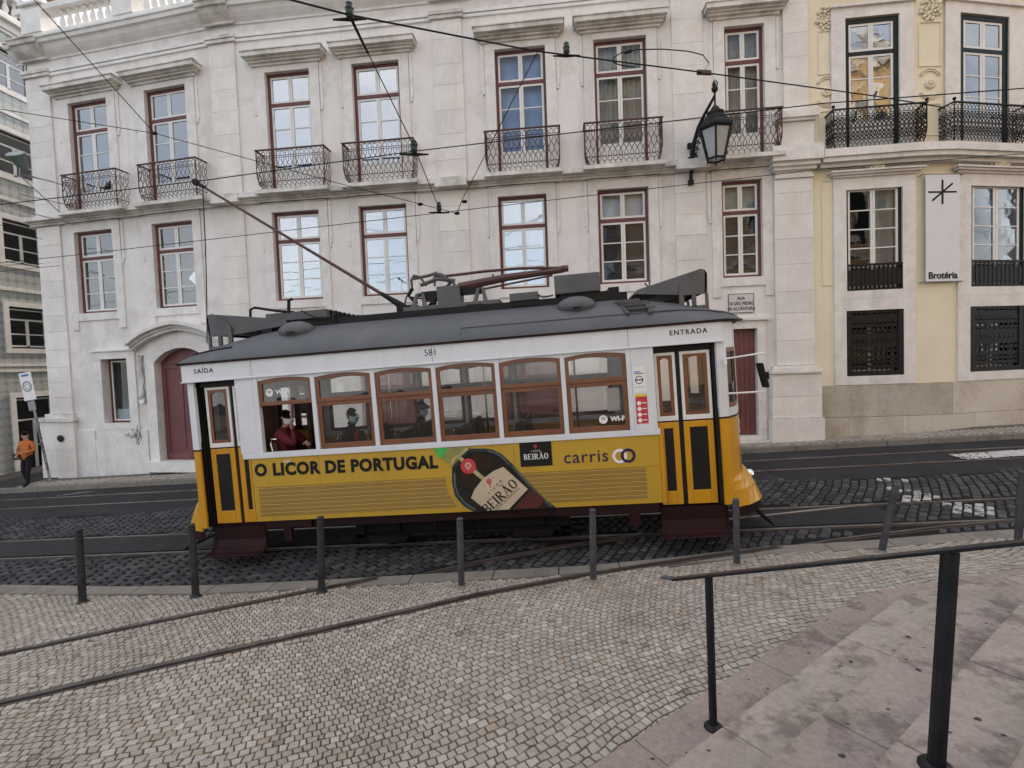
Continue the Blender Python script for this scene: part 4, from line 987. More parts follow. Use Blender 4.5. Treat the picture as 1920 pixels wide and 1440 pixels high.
# wall facing the side street (plane x = TX), openings cut
ys = sorted({14.8, 30.}|{c for c in cols}|{c+ww for c in cols}); zs = sorted({-1.4, 15.05}|{a for r in rowz for a in r})
mb = MB()
for a, b in zip(ys, ys[1:]):
    for c, d in zip(zs, zs[1:]):
        if any(q < (a+b)/2 < q+ww for q in cols) and any(r[0] < (c+d)/2 < r[1] for r in rowz): continue
        mb.poly([(TX, a, c), (TX, b, c), (TX, b, d), (TX, a, d)])
mb.build('tiled_wall', 'azulejo', til)
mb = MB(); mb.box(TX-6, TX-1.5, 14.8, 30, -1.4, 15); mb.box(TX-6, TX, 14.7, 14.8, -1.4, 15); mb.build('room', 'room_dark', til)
for zb, zt in ((2.92, 3.02), (3.12, 3.20), (5.80, 5.92), (8.98, 9.10), (12.08, 12.20), (14.98, 15.1)):
    mb = MB(); mb.box(TX-.02, TX+.05, 14.8, 30, zb, zt); mb.build('stone_band', 'limestone', til)
for c in cols:
    for k, (a, b) in enumerate(rowz):
        if c > 19 and k > 3: continue
        y0, y1 = c, c+ww
        mb = MB()
        e = .17; 
        for q in ((y0-e, y0, a-e, b+e), (y1, y1+e, a-e, b+e), (y0, y1, b, b+e), (y0, y1, a-e, a)): mb.box(TX-.1, TX+.045, q[0], q[1], q[2], q[3])
        mb.build('window_surround', 'limestone', til)
        mb = MB()
        for q in ((y0, y0+.06, a, b), (y1-.06, y1, a, b), (y0+.06, y1-.06, b-.06, b), (y0+.06, y1-.06, a, a+.06)): mb.box(TX-.18, TX-.10, q[0], q[1], q[2], q[3])
        win = mb.build('window', 'green_frame', til)
        mb = MB(); ym = (y0+y1)/2; zt = b-.30*(b-a); 
        for q in ((y0+.062, y0+.12, a+.06, b-.06), (y1-.12, y1-.062, a+.06, b-.06), (ym-.05, ym+.05, a+.06, zt-.03), (y0+.12, y1-.12, zt-.03, zt+.03), (y0+.12, y1-.12, b-.11, b-.062), (y0+.12, y1-.12, a+.062, a+.12), (y0+.12, ym-.05, (a+zt)/2-.02, (a+zt)/2+.02), (ym+.05, y1-.12, (a+zt)/2-.02, (a+zt)/2+.02)): mb.box(TX-.165, TX-.12, q[0], q[1], q[2], q[3])
        mb.build('sash', 'sash_white', win)
        for q in ((y0+.12, y1-.12, zt+.03, b-.11), (y0+.12, ym-.05, (a+zt)/2+.02, zt-.03), (ym+.05, y1-.12, (a+zt)/2+.02, zt-.03), (y0+.12, ym-.05, a+.12, (a+zt)/2-.02), (ym+.05, y1-.12, a+.12, (a+zt)/2-.02)):
            mb = MB(); mb.box(TX-.145, TX-.14, q[0], q[1], q[2], q[3]); mb.build('pane', 'pane_soft' if k > 2 else 'pane_dark', win)
        if k > 2:
            mb = MB(); mb.poly([(TX-.3, y0, a), (TX-.3, y1, a), (TX-.3, y1, b), (TX-.3, y0, b)]); mb.build('blind', 'blind_green', win)
mb = MB(); mb.box(TX-.02, TX+.12, 14.8, 30, 15.1, 15.35); mb.box(TX-.02, TX+.3, 14.8, 30, 15.35, 15.5); mb.box(TX-.25, TX+.2, 14.8, 30, 15.5, 15.62); mb.box(TX-.25, TX+.2, 14.8, 30, 16.28, 16.42); mb.build('cornice', 'white_trim', til)
y = 15.; b0 = None
while y < 24:
    if b0 is None:
        b_ = MB(); b_.lathe((0, 0, 0), [(a_, h_*.98) for a_, h_ in prof], 8); b0 = b_.build('baluster', 'white_trim', None, smooth=True); o = b0
    else: o = b0.copy(); COL.objects.link(o)
    o.parent = til; o.location = Vector((TX, y, 15.62))-Vector(OFFS[til.name]); y += .30
mb = MB(); mb.hexa([(TX-.3, 14.8, 16.42), (TX+.22, 14.8, 16.42), (TX+.22, 30, 16.42), (TX-.3, 30, 16.42)], [(TX-4, 14.8, 18.4), (TX-3.6, 14.8, 18.4), (TX-3.6, 30, 18.4), (TX-4, 30, 18.4)]); mb.build('roof', 'roof_tile', til)
# ------------------------------------------------------------------ ochre church front across the square, behind the camera (mirrored in the right-hand panes)
ch = thing('church', (20, -12, 0), 'sunlit ochre church front across the square, seen mirrored in window panes', 'building')
mb = MB(); mb.box(4.6, 46, -24, -12, -1.6, 24.); mb.build('wall', 'ochre_wall', ch)
mb = MB(); mb.box(4.1, 46.5, -24.5, -11.0, 24.0, 24.5); mb.box(4.4, 46.2, -24.5, -11.5, 23.4, 24.0); mb.box(4.5, 46.1, -24.5, -11.8, 15.4, 15.8); mb.box(4.5, 46.1, -24.5, -11.85, 9.4, 9.8); mb.build('cornice', 'limestone', ch)
mb = MB(); mb.hexa([(4.0, -24.5, 24.5), (46.6, -24.5, 24.5), (46.6, -10.9, 24.5), (4.0, -10.9, 24.5)], [(6, -18.2, 27.5), (44, -18.2, 27.5), (44, -17.6, 27.5), (6, -17.6, 27.5)]); mb.build('roof', 'roof_tile', ch)
for x in (9, 15.5, 22, 28.5, 35):
    for z0_, z1_ in ((3, 6.5), (10.6, 14.2), (17.5, 21)):
        mb = MB(); mb.rect_ring(x-1.1, x+1.1, z0_, z1_, .3, -11.99, -11.85) ; o = recalc(mb.build('window_surround', 'limestone', ch))
        mb = MB(); mb.box(x-.8, x+.8, -12.0, -11.94, z0_+.3, z1_-.3); mb.build('window', 'green_frame', ch)

# ================================================================== THE TRAM  (local: u along, v across from the near side, w up from the rail)
TL_, TS = Vector((-1.70, 7.40, -.315)), .040
tram = thing('tram', TL_, 'yellow and white vintage tram with grey roof and raised trolley pole', 'tram'); OFFS[tram.name] = (0, 0, 0)
tram.rotation_euler = (0, -math.atan(TS), 0)
TM = Matrix.Translation(TL_) @ Matrix.Rotation(-math.atan(TS), 4, 'Y')
WID = 2.38
def tb(name, m, boxes, parent=tram, bevel=0, smooth=False):
    mb = MB()
    for b in boxes: mb.box(*b)
    return mb.build(name, m, parent, bevel=bevel, smooth=smooth)
MUL = [-2.93, -2.005, -1.055, -.11, .845, 1.805, 2.745]           # window posts
for near in (1, 0):
    V = (lambda a, b: (a, b)) if near else (lambda a, b: (WID-b, WID-a))
    v0, v1 = V(0, .06)
    tb('lower_panel', 'tram_ad' if near else 'tram_orange', [(-3.12, 3.10, v0, v1, .70, 1.69)])
    a, b = V(-.022, .08); tb('belt_rail', 'tram_white', [(-3.24, 3.13, a, b, 1.69, 1.775)], bevel=.006)
    a, b = V(-.012, .07)
    for k, u in enumerate(MUL): tb('window_post', 'tram_white', [(u-.032, u+.032, a, b, 1.777, 2.955)])
    a, b = V(-.008, .075); tb('corner_panel', 'tram_white', [(-3.27, -2.964, a, b, 1.777, 2.955)], bevel=.005); tb('corner_panel', 'tram_white', [(2.779, 3.10, a, b, 1.777, 2.955)], bevel=.005)
    a, b = V(-.015, .07); tb('letterboard', 'tram_white', [(-4.13, 4.07, a, b, 2.97, 3.225)])
    a, b = V(-.040, .02); tb('drip_rail', 'tram_white', [(-4.14, 4.08, a, b, 2.945, 2.969)], bevel=.006)
    a, b = V(-.05, .05); tb('gutter', 'tram_maroon', [(-4.2, 4.15, a, b, 3.226, 3.262)], bevel=.008)
    for k in range(6):
        u0, u1 = MUL[k]+.033, MUL[k+1]-.033; um = (u0+u1)/2; n = 10
        arch = lambda d: [(u1-d-(u1-u0-2*d)*i/n, 2.885-d+.040*(1-(1-2*i/n)**2)) for i in range(n+1)]
        y0, y1 = V(.012, .052)
        mb = MB(); q = arch(0)
        for i in range(n): mb.prism([(q[i+1][0], q[i+1][1]), (q[i][0], q[i][1]), (q[i][0], 2.958), (q[i+1][0], 2.958)], *V(-.004, .055))
        mb.build('spandrel', 'tram_white', tram)
        open_ = near and k == 0
        win = MB(); lo = [(u0, 2.50), (u1, 2.50)]; d = .055
        win.ring(lo+arch(0), [(u0+d, 2.50+.062), (u1-d, 2.50+.062)]+arch(d), y0, y1); win = recalc(win.build('window', 'wood_brown', tram, bevel=.004))
        mb = MB(); mb._pr([(x, (y0+y1)/2, z) for x, z in [(u0+d-.004, 2.555), (u1-d+.004, 2.555)]+arch(d-.004)], [(x, (y0+y1)/2+.005, z) for x, z in [(u0+d-.004, 2.555), (u1-d+.004, 2.555)]+arch(d-.004)]); mb.build('pane', 'pane_tram', win)
        if not open_:
            mb = MB(); ya, yb = V(.028, .066); mb.rect_ring(u0, u1, 1.78, 2.498, .062, ya, yb, .075); mb.build('lower_sash', 'wood_brown', win, bevel=.004)
            mb = MB(); mb.box(u0+.058, u1-.058, (ya+yb)/2, (ya+yb)/2+.005, 1.85, 2.44); mb.build('pane', 'pane_tram', win)
# advert, lettering and louvres on the near side
# shallow gold slats either side of the bottle
LW = [.775+.0655*k for k in range(7)]
for k, w_ in enumerate(LW):
    ul = .05+max(0, (1.0-w_))*.55; ur = 1.30-(w_-.78)*1.0
    for a, b in ((-3.04, ul-.10), (ur+.17, 2.89)):
        mb = MB(); mb.hexa([(a, -.004, w_), (b, -.004, w_), (b, .01, w_), (a, .01, w_)], [(a, -.010, w_+.050), (b, -.010, w_+.050), (b, .01, w_+.050), (a, .01, w_+.050)])
        s_ = mb.build('slat', 'tram_gold', tram)
        tb('slat_edge', 'tram_gold_line', [(a, b, -.012, .01, w_+.0502, w_+.058)], s_); tb('slat_gap', 'tram_gold_dark', [(a, b, -.003, .01, w_+.0582, w_+.0655)], s_)
def flat(name, m, pts, v, parent):
    mb = MB(); mb.prism(pts, v-.0012, v); return recalc(mb.build(name, m, parent))
def strip2(pts, wd):
    o = []
    for k, p in enumerate(pts):
        a = Vector(pts[max(0, k-1)]); b = Vector(pts[min(len(pts)-1, k+1)]); d = (b-a).normalized(); o.append((p[0]-d.y*wd, p[1]+d.x*wd, p[0]+d.y*wd, p[1]-d.x*wd))
    return [(x, z) for x, z, _, _ in o]+[(x, z) for _, _, x, z in o[::-1]]
bot = flat('bottle_print', 'print_bottle_rim', [(.06, 1.39), (.04, 1.15), (.07, .95), (.19, .79), (.33, .705), (1.56, .705), (1.41, .84), (1.2, 1.08), (.96, 1.39), (.82, 1.54), (.71, 1.605), (.58, 1.64), (.44, 1.645), (.33, 1.655), (.09, 1.42)][::1], -.014, tram)
flat('bottle_body', 'print_bottle', [(.10, 1.36), (.09, 1.15), (.12, .97), (.24, .82), (.42, .708), (1.46, .708), (1.36, .83), (1.16, 1.06), (.92, 1.36), (.79, 1.50), (.69, 1.56), (.58, 1.595), (.44, 1.60), (.33, 1.60), (.14, 1.41)], -.0155, bot)
flat('bottle_glow', 'print_amber', [(.30, 1.50), (.18, 1.30), (.20, 1.12), (.32, 1.05), (.46, 1.22), (.62, 1.36), (.70, 1.46), (.56, 1.54), (.42, 1.55)], -.0160, bot)
for q_ in ([(.09, 1.30), (.08, 1.12), (.12, .96), (.22, .83), (.36, .73)], [(.97, 1.35), (1.18, 1.08), (1.37, .86), (1.50, .73)], [(.62, 1.60), (.74, 1.56), (.84, 1.48), (.92, 1.38)], [(.40, 1.40), (.43, 1.30), (.50, 1.22)]): flat('glass_glint', 'print_glint', strip2(q_, .013), -.0162, bot)
flat('cap_foil', 'print_green', [(-.20, 1.685), (.02, 1.685), (-.09, 1.525), (-.14, 1.56)], -.0155, bot)
flat('cap_foil', 'print_olive', [(.02, 1.685), (.33, 1.675), (.16, 1.55), (.05, 1.43), (-.085, 1.53)], -.0160, bot)
flat('liquor', 'print_liquor', [(.93, .712), (1.23, 1.0), (1.41, .82), (1.30, .712)], -.0168, bot)
flat('label', 'print_label', [(.31, .91), (.53, .71), (.86, .71), (1.17, 1.0), (.83, 1.35), (.68, 1.295), (.51, 1.19), (.37, 1.03)], -.0172, bot)
flat('ribbon', 'print_ribbon', strip2([(.05, 1.43), (.12, 1.53), (.19, 1.56), (.32, 1.66)], .022), -.0176, bot)
flat('ribbon', 'print_ribbon', strip2([(.16, 1.55), (.26, 1.45), (.39, 1.31), (.52, 1.19)], .030), -.0180, bot)
circ = lambda c, r, n=22: [(c[0]+r*math.cos(2*math.pi*i/n), c[1]+r*math.sin(2*math.pi*i/n)) for i in range(n)]
flat('wax_seal', 'print_red', circ((.305, 1.39), .115), -.0186, bot)
for k in range(6): flat('seal_mark', 'print_label', circ((.305+.035*math.cos(k*1.047), 1.40+.035*math.sin(k*1.047)), .017, 8), -.0192, bot)
flat('seal_mark', 'print_label', [(.29, 1.335), (.32, 1.335), (.315, 1.39), (.295, 1.39)], -.0192, bot)
for k in range(8): flat('tree_mark', 'print_red', circ((.60+.033*math.cos(k*.785), 1.145+.033*math.sin(k*.785)), .013, 7), -.0178, bot)
flat('tree_mark', 'print_red', circ((.60, 1.145), .018, 8), -.0178, bot); flat('tree_mark', 'print_red', [(.607, 1.05), (.625, 1.06), (.605, 1.14), (.592, 1.135)], -.0178, bot)
def tx(b_, s, m, u, w_, th=0., v=-.0185, par=tram, off=0., sp=1., sx=1., nm='lettering'): return text(nm, b_, s, m, par, (u, v, w_), (math.pi/2, -math.radians(th), 0), .0008, off, 'CENTER', sp, sx)
# serif capitals for the label, drawn with strokes
def serif(word, u, w_, h, th, m, v, par, wd=None, gap=.22):
    """Roman capitals: thick stems, thin arms, slab serifs"""
    T, t = .17, .07; G = {
     'B': (.62, [('s', .12, 0, 1), ('arc', .12, 1, .5, .46), ('arc', .12, .5, 0, .52), ('f', 0, .2, 0), ('f', 0, .2, 1)]),
     'E': (.58, [('s', .12, 0, 1), ('h', .12, .55, 0), ('h', .12, .48, .5), ('h', .12, .55, 1), ('f', 0, .2, 0), ('f', 0, .2, 1), ('v', .55, 0, .2), ('v', .55, .8, 1)]),
     'I': (.28, [('s', .14, 0, 1), ('f', 0, .28, 0), ('f', 0, .28, 1)]),
     'R': (.68, [('s', .12, 0, 1), ('arc', .12, 1, .48, .46), ('d', .30, .48, .64, 0), ('f', 0, .25, 0), ('f', 0, .2, 1), ('f', .55, .72, 0)]),
     'A': (.74, [('dt', .08, 0, .38, 1), ('d', .38, 1, .66, 0), ('h', .2, .56, .33), ('f', 0, .2, 0), ('f', .52, .8, 0)]),
     'Ã': (.74, [('dt', .08, 0, .38, 1), ('d', .38, 1, .66, 0), ('h', .2, .56, .33), ('f', 0, .2, 0), ('f', .52, .8, 0), ('til', .37, 1.16)]),
     'O': (.76, [('ell', .38, .5, .36, .5)])}
    mb = MB(); x = 0; segs = []
    def q(x0, y0, x1, y1, wd_):
        d = Vector((x1-x0, y1-y0)); n = Vector((-d.y, d.x)).normalized()*wd_/2; segs.append([(x0+n.x, y0+n.y), (x0-n.x, y0-n.y), (x1-n.x, y1-n.y), (x1+n.x, y1+n.y)])
    for c in word:
        wl, st = G[c]
        for s in st:
            if s[0] == 's': q(x+s[1], s[2], x+s[1], s[3], T)
            elif s[0] == 'v': q(x+s[1], s[2], x+s[1], s[3], t)
            elif s[0] == 'h': q(x+s[1], s[3]+(t/2 if s[3] == 0 else -t/2 if s[3] == 1 else 0), x+s[2], s[3]+(t/2 if s[3] == 0 else -t/2 if s[3] == 1 else 0), t)
            elif s[0] == 'f': q(x+s[1], s[3]+(.025 if s[3] == 0 else -.025), x+s[2]+.05, s[3]+(.025 if s[3] == 0 else -.025), .05)
            elif s[0] == 'd': q(x+s[1], s[2], x+s[3], s[4], T)
            elif s[0] == 'dt': q(x+s[1], s[2], x+s[3], s[4], t)
            elif s[0] == 'til': 
                for k in range(6): a = k/6; b = (k+1)/6; q(x+s[1]-.2+.4*a, s[2]+.05*math.sin(a*6.28), x+s[1]-.2+.4*b, s[2]+.05*math.sin(b*6.28), .07)
            elif s[0] == 'arc':
                top, bt, wa = s[2], s[3], s[4]
                for k in range(8):
                    a = math.pi*(.5-k/8); b = math.pi*(.5-(k+1)/8); cy = (top+bt)/2; ry = (top-bt)/2-t/2; am = (a+b)/2
                    q(x+s[1]+.08+(wa-.12)*math.cos(a), cy+ry*math.sin(a), x+s[1]+.08+(wa-.12)*math.cos(b), cy+ry*math.sin(b), t+(T-t)*abs(math.cos(am)))
                q(x+s[1], top-t/2, x+s[1]+.1, top-t/2, t); q(x+s[1], bt+t/2, x+s[1]+.1, bt+t/2, t)
            elif s[0] == 'ell':
                for k in range(18):
                    a = 2*math.pi*k/18; b = 2*math.pi*(k+1)/18; am = (a+b)/2
                    q(x+s[1]+(s[3]-T/2)*math.cos(a), s[2]+(s[4]-t/2)*math.sin(a), x+s[1]+(s[3]-T/2)*math.cos(b), s[2]+(s[4]-t/2)*math.sin(b), t+(T-t)*abs(math.cos(am)))
        x += wl+gap*.55
    tot = x-gap*.55; ca, sa = math.cos(math.radians(th)), math.sin(math.radians(th))
    for sg in segs:
        pts = []
        for (a, b) in sg: 
            aa, bb = (a-tot/2)*h, (b-.5)*h; pts.append((u+aa*ca-bb*sa, w_+aa*sa+bb*ca))
        mb.prism(pts, v-.0008, v)
    return recalc(mb.build('lettering', m, par))
serif('BEIRÃO', .745, .915, .152, 40, 'print_black', -.0182, bot)
tx('L I C O R', .062, 'print_black', .685, 1.055, 40, -.0184, bot, .0006, 1.15); tx('O LICOR DE PORTUGAL', .046, 'print_black', .835, .85, 40, -.0184, bot, .0003, 1.1)
tx('19', .03, 'print_black', .52, 1.08, 40, -.0184, bot); tx('29', .03, 'print_black', .68, 1.20, 40, -.0184, bot)
tx('O LICOR DE PORTUGAL', .258, 'print_black', -1.62, 1.485, -.6, -.004, tram, .013, 1.10, .955)
bx = flat('advert_plate', 'print_black', [(1.09, 1.33), (1.56, 1.33), (1.56, 1.685), (1.09, 1.685)], -.0045, tram)
serif('BEIRÃO', 1.325, 1.475, .085, 0, 'print_white', -.0062, bx); tx('L I C O R', .034, 'print_white', 1.325, 1.555, 0, -.0066, bx)
for k in range(6): flat('tree_mark', 'print_red', circ((1.325+.017*math.cos(k*1.047), 1.625+.017*math.sin(k*1.047)), .011, 7), -.0062, bx)
flat('tree_mark', 'print_red', [(1.32, 1.585), (1.33, 1.585), (1.328, 1.62), (1.322, 1.62)], -.0062, bx)
tx('carris', .262, 'print_navy', 2.05, 1.425, 0, -.004, tram, .001, 1.08, 1.02)
for cu_, m_, v_ in ((2.535, 'print_white', -.004), (2.655, 'print_navy', -.0055)):
    mb = MB(); n = 28; o_ = circ((cu_, 1.41), .105, n); i_ = circ((cu_, 1.41), .066, n); mb.ring(o_, i_, v_-.0015, v_); recalc(mb.build('ring_logo', m_, tram))
mb = MB(); i_ = [(2.535+r_*math.cos(a_), 1.41+r_*math.sin(a_)) for a_, r_ in [(math.radians(d), .105) for d in range(-35, 36, 10)]]+[(2.535+.066*math.cos(math.radians(d)), 1.41+.066*math.sin(math.radians(d))) for d in range(35, -36, -10)]
tx('581', .135, 'print_navy', -.125, 3.115, 0, -.0165, tram, .0); tx('SAÍDA', .098, 'print_black', -3.755, 3.115, 0, -.0165, tram, .002, 1.25); tx('ENTRADA', .098, 'print_black', 3.60, 3.118, 0, -.0165, tram, .002, 1.25)
for k, m_ in ((0, 3),): pass
def wifi(u, w_, v, par):
    b_ = flat('wifi_sticker', 'print_white', circ((u-.16, w_), .062), v, par)
    for r_ in (.042, .029, .016):
        mb = MB(); q = [(u-.16+r_*math.cos(math.radians(d)), w_-.022+r_*1.25*math.sin(math.radians(d))) for d in range(40, 141, 20)]; mb.tube([(x, v-.0015, z) for x, z in q], .0035, 4); mb.build('wifi_arc', 'print_black', b_)
    tx('WI-FI', .098, 'print_white', u+.06, w_-.002, 0, v-.001, par, .004, nm='wifi_lettering')
wifi(-2.57, 2.70, .026, tram); wifi(2.50, 1.95, .04, tram)
# notices on the panel by the entrance
st = flat('notice', 'print_white', [(2.80, 2.32), (2.965, 2.32), (2.965, 2.68), (2.80, 2.68)], -.0095, tram)
flat('notice_line', 'print_blue', [(2.815, 2.60), (2.90, 2.60), (2.90, 2.615), (2.815, 2.615)], -.011, st); flat('notice_line', 'print_blue', [(2.815, 2.575), (2.945, 2.575), (2.945, 2.59), (2.815, 2.59)], -.011, st)
mb = MB(); mb.ring(circ((2.88, 2.49), .058), circ((2.88, 2.49), .046), -.0112, -.0098); recalc(mb.build('notice_ring', 'print_navy', st)); flat('notice_line', 'print_navy', [(2.83, 2.483), (2.94, 2.483), (2.94, 2.50), (2.83, 2.50)], -.0125, st)
flat('notice_line', 'print_blue', [(2.82, 2.385), (2.945, 2.385), (2.945, 2.392), (2.82, 2.392)], -.011, st)
st = flat('notice', 'print_red', [(2.81, 1.86), (2.975, 1.86), (2.975, 2.25), (2.81, 2.25)], -.0095, tram); flat('notice_head', 'print_yellow', [(2.81, 2.252), (2.975, 2.252), (2.975, 2.285), (2.81, 2.285)], -.0095, tram)
for k in range(4): flat('notice_dot', 'print_white', circ((2.858, 1.91+.082*k), .031, 12), -.011, st); flat('notice_line', 'print_white', [(2.90, 1.905+.082*k), (2.96, 1.905+.082*k), (2.96, 1.918+.082*k), (2.90, 1.918+.082*k)], -.011, st)
flat('sticker_scrap', 'print_label', [(-2.60, 1.60), (-2.48, 1.605), (-2.46, 1.645), (-2.58, 1.65)], -.0025, tram)
# rivets on the corner panel
mb = MB()
for u in (-3.25, -2.985):
    for k in range(12): mb.ball((u, -.009, 1.84+.095*k), .006, 6)
for u in (-3.2, -3.12, -3.04): mb.ball((u, -.009, 1.80), .007, 6); mb.ball((u, -.009, 2.92), .007, 6)
for u in (-2.97, -.105, 2.76):
    for k in range(4): mb.ball((u-.03, -.016, 3.0+.062*k), .005, 6); mb.ball((u+.03, -.016, 3.0+.062*k), .005, 6)
for u in (-2.0, 1.02, 2.86):
    for k in range(9): mb.ball((u, -.001, .78+.105*k), .005, 6)
rv = mb.build('rivets', 'steel_grey', tram); rv['kind'] = 'stuff'
for u in (-2.97, -.105, 2.76): tb('panel_seam', 'tram_grey', [(u-.0025, u+.0025, -.0165, -.01, 2.97, 3.225)])
for u in (-2.02, 1.0): tb('panel_seam', 'tram_gold_dark', [(u-.002, u+.002, -.0012, .01, 1.25, 1.69)])
tb('panel_fold', 'tram_ad', [(-3.11, 3.09, -.006, .01, 1.245, 1.258)], bevel=.003)
# ---- folding doors at both ends (near side), set back in the doorway
def leaf(u0, u1, v0, w0, w1, wt, panes=True):
    """door leaf: orange below with dark glazing, white above with arched wooden light"""
    d = tb('door', 'tram_orange', [(u0, u0+.085, v0, v0+.04, w0, wt-.02), (u1-.085, u1, v0, v0+.04, w0, wt-.02), (u0+.085, u1-.085, v0, v0+.04, w0, w0+.20), (u0+.085, u1-.085, v0, v0+.04, wt-.11, wt-.02)], bevel=.006)
    tb('dark_panel', 'tram_black', [(u0+.086, u1-.086, v0+.012, v0+.03, w0+.20, wt-.11)], d)
    tb('kick_line', 'tram_maroon', [(u0, u1, v0+.003, v0+.038, wt-.02, wt)], d)
    mb = MB(); mb.rect_ring(u0, u1, wt, w1, .042, v0-.002, v0+.042, .07); mb.build('upper_frame', 'sash_white', d, bevel=.005)
    a, b, c, e = u0+.042, u1-.042, wt+.07, w1-.042; n = 8; dd = .048
    arc = [(b-dd-(b-a-2*dd)*i/n, e-dd-.02+.03*(1-(1-2*i/n)**2)) for i in range(n+1)]
    mb = MB(); oo = [(a, c), (b, c)]+[(b-(b-a)*i/n, e) for i in range(n+1)]; ii = [(a+dd, c+dd), (b-dd, c+dd)]+arc; mb.ring(oo, ii, v0+.004, v0+.036); recalc(mb.build('light_frame', 'wood_brown', d))
    tb('pane', 'pane_tram', [(a+dd-.01, b-dd+.01, v0+.018, v0+.022, c+dd-.01, e-dd+.01)], d)
    return d
leaf(-3.88, -3.47, .13, .66, 2.85, 1.885); leaf(-3.41, -3.06, .13, .66, 2.85, 1.885)
leaf(3.12, 3.42, .11, .63, 2.85, 1.86); leaf(3.485, 3.905, .11, .63, 2.85, 1.86)
for a, b in ((-4.0, -3.06), (3.11, 3.96)):
    tb('door_head', 'tram_black', [(a, b, .10, .16, 2.86, 2.96)]); tb('door_gap', 'tram_black', [(a, a+.07 if a < 0 else a+.008, .16, .20, .62, 2.86), (b-.05 if b > 0 else b-.004, b, .16, .20, .62, 2.86)])
tb('door_gap', 'tram_black', [(-3.465, -3.415, .15, .19, .66, 2.85)]); tb('door_gap', 'tram_black', [(3.425, 3.48, .13, .17, .63, 2.85)])
tb('door_edge', 'tram_orange', [(-3.16, -3.125, -.004, .12, .72, 1.68)]); tb('door_edge', 'tram_orange', [(3.103, 3.16, -.004, .10, .68, 1.685)], bevel=.006)
tb('jamb', 'tram_black', [(-4.0, -3.95, .10, .20, .62, 2.95)]); tb('jamb', 'tram_black', [(3.925, 3.975, .06, .2, .62, 2.95)])
# far side doors
for a, b in ((-3.95, -3.1), (3.12, 3.95)): 
    tb('door', 'tram_orange', [(a, b, WID-.16, WID-.12, .66, 1.86)]); 
    mb = MB(); mb.rect_ring(a, b, 1.86, 2.95, .10, WID-.16, WID-.12); mb.box((a+b)/2-.06, (a+b)/2+.06, WID-.16, WID-.12, 1.9, 2.9); mb.build('door_frame', 'cabin_wood', tram)
# ---- rounded ends
EP = [(3.975, .015), (4.10, .045), (4.28, .27), (4.42, .62), (4.50, 1.0), (4.515, WID/2)]; EP = EP+[(u, WID-v) for u, v in EP[-2::-1]]
def end_strip(sg, path, w0, w1, off, th, name, m, parent=tram, off2=None, taper=False):
    """vertical skin along the curved end; off moves it outwards at w0 (off2 at w1)"""
    off2 = off if off2 is None else off2; mb = MB(); R = []; n_ = len(path)-1
    for k, (u, v) in enumerate(path):
        tf = min(1., 3.2*min(k, n_-k)/n_+.0) if taper else 1.
        a = path[max(0, k-1)]; b = path[min(len(path)-1, k+1)]; d = Vector((b[0]-a[0], b[1]-a[1])).normalized(); n = Vector((d.y, -d.x))
        P = lambda o, w_: (sg*(u+n.x*o), v+n.y*o, w_)
        R.append([mb.vert(P(off*tf, w0)), mb.vert(P(off2*tf, w1)), mb.vert(P(off2*tf-th, w1)), mb.vert(P(off*tf-th, w0))])
    for a, b in zip(R, R[1:]):
        for i in range(4): j = (i+1) % 4; mb.face((a[i], b[i], b[j], a[j]))
    mb.face(R[0]); mb.face(R[-1][::-1])
    return recalc(mb.build(name, m, parent, smooth=False))
def sub(path, a, b):
    """piece of the end path between arc parameters (index units)"""
    def at(t): k = min(int(t), len(path)-2); f = t-k; return (path[k][0]+(path[k+1][0]-path[k][0])*f, path[k][1]+(path[k+1][1]-path[k][1])*f)
    n = 5; return [at(a+(b-a)*i/n) for i in range(n+1)]
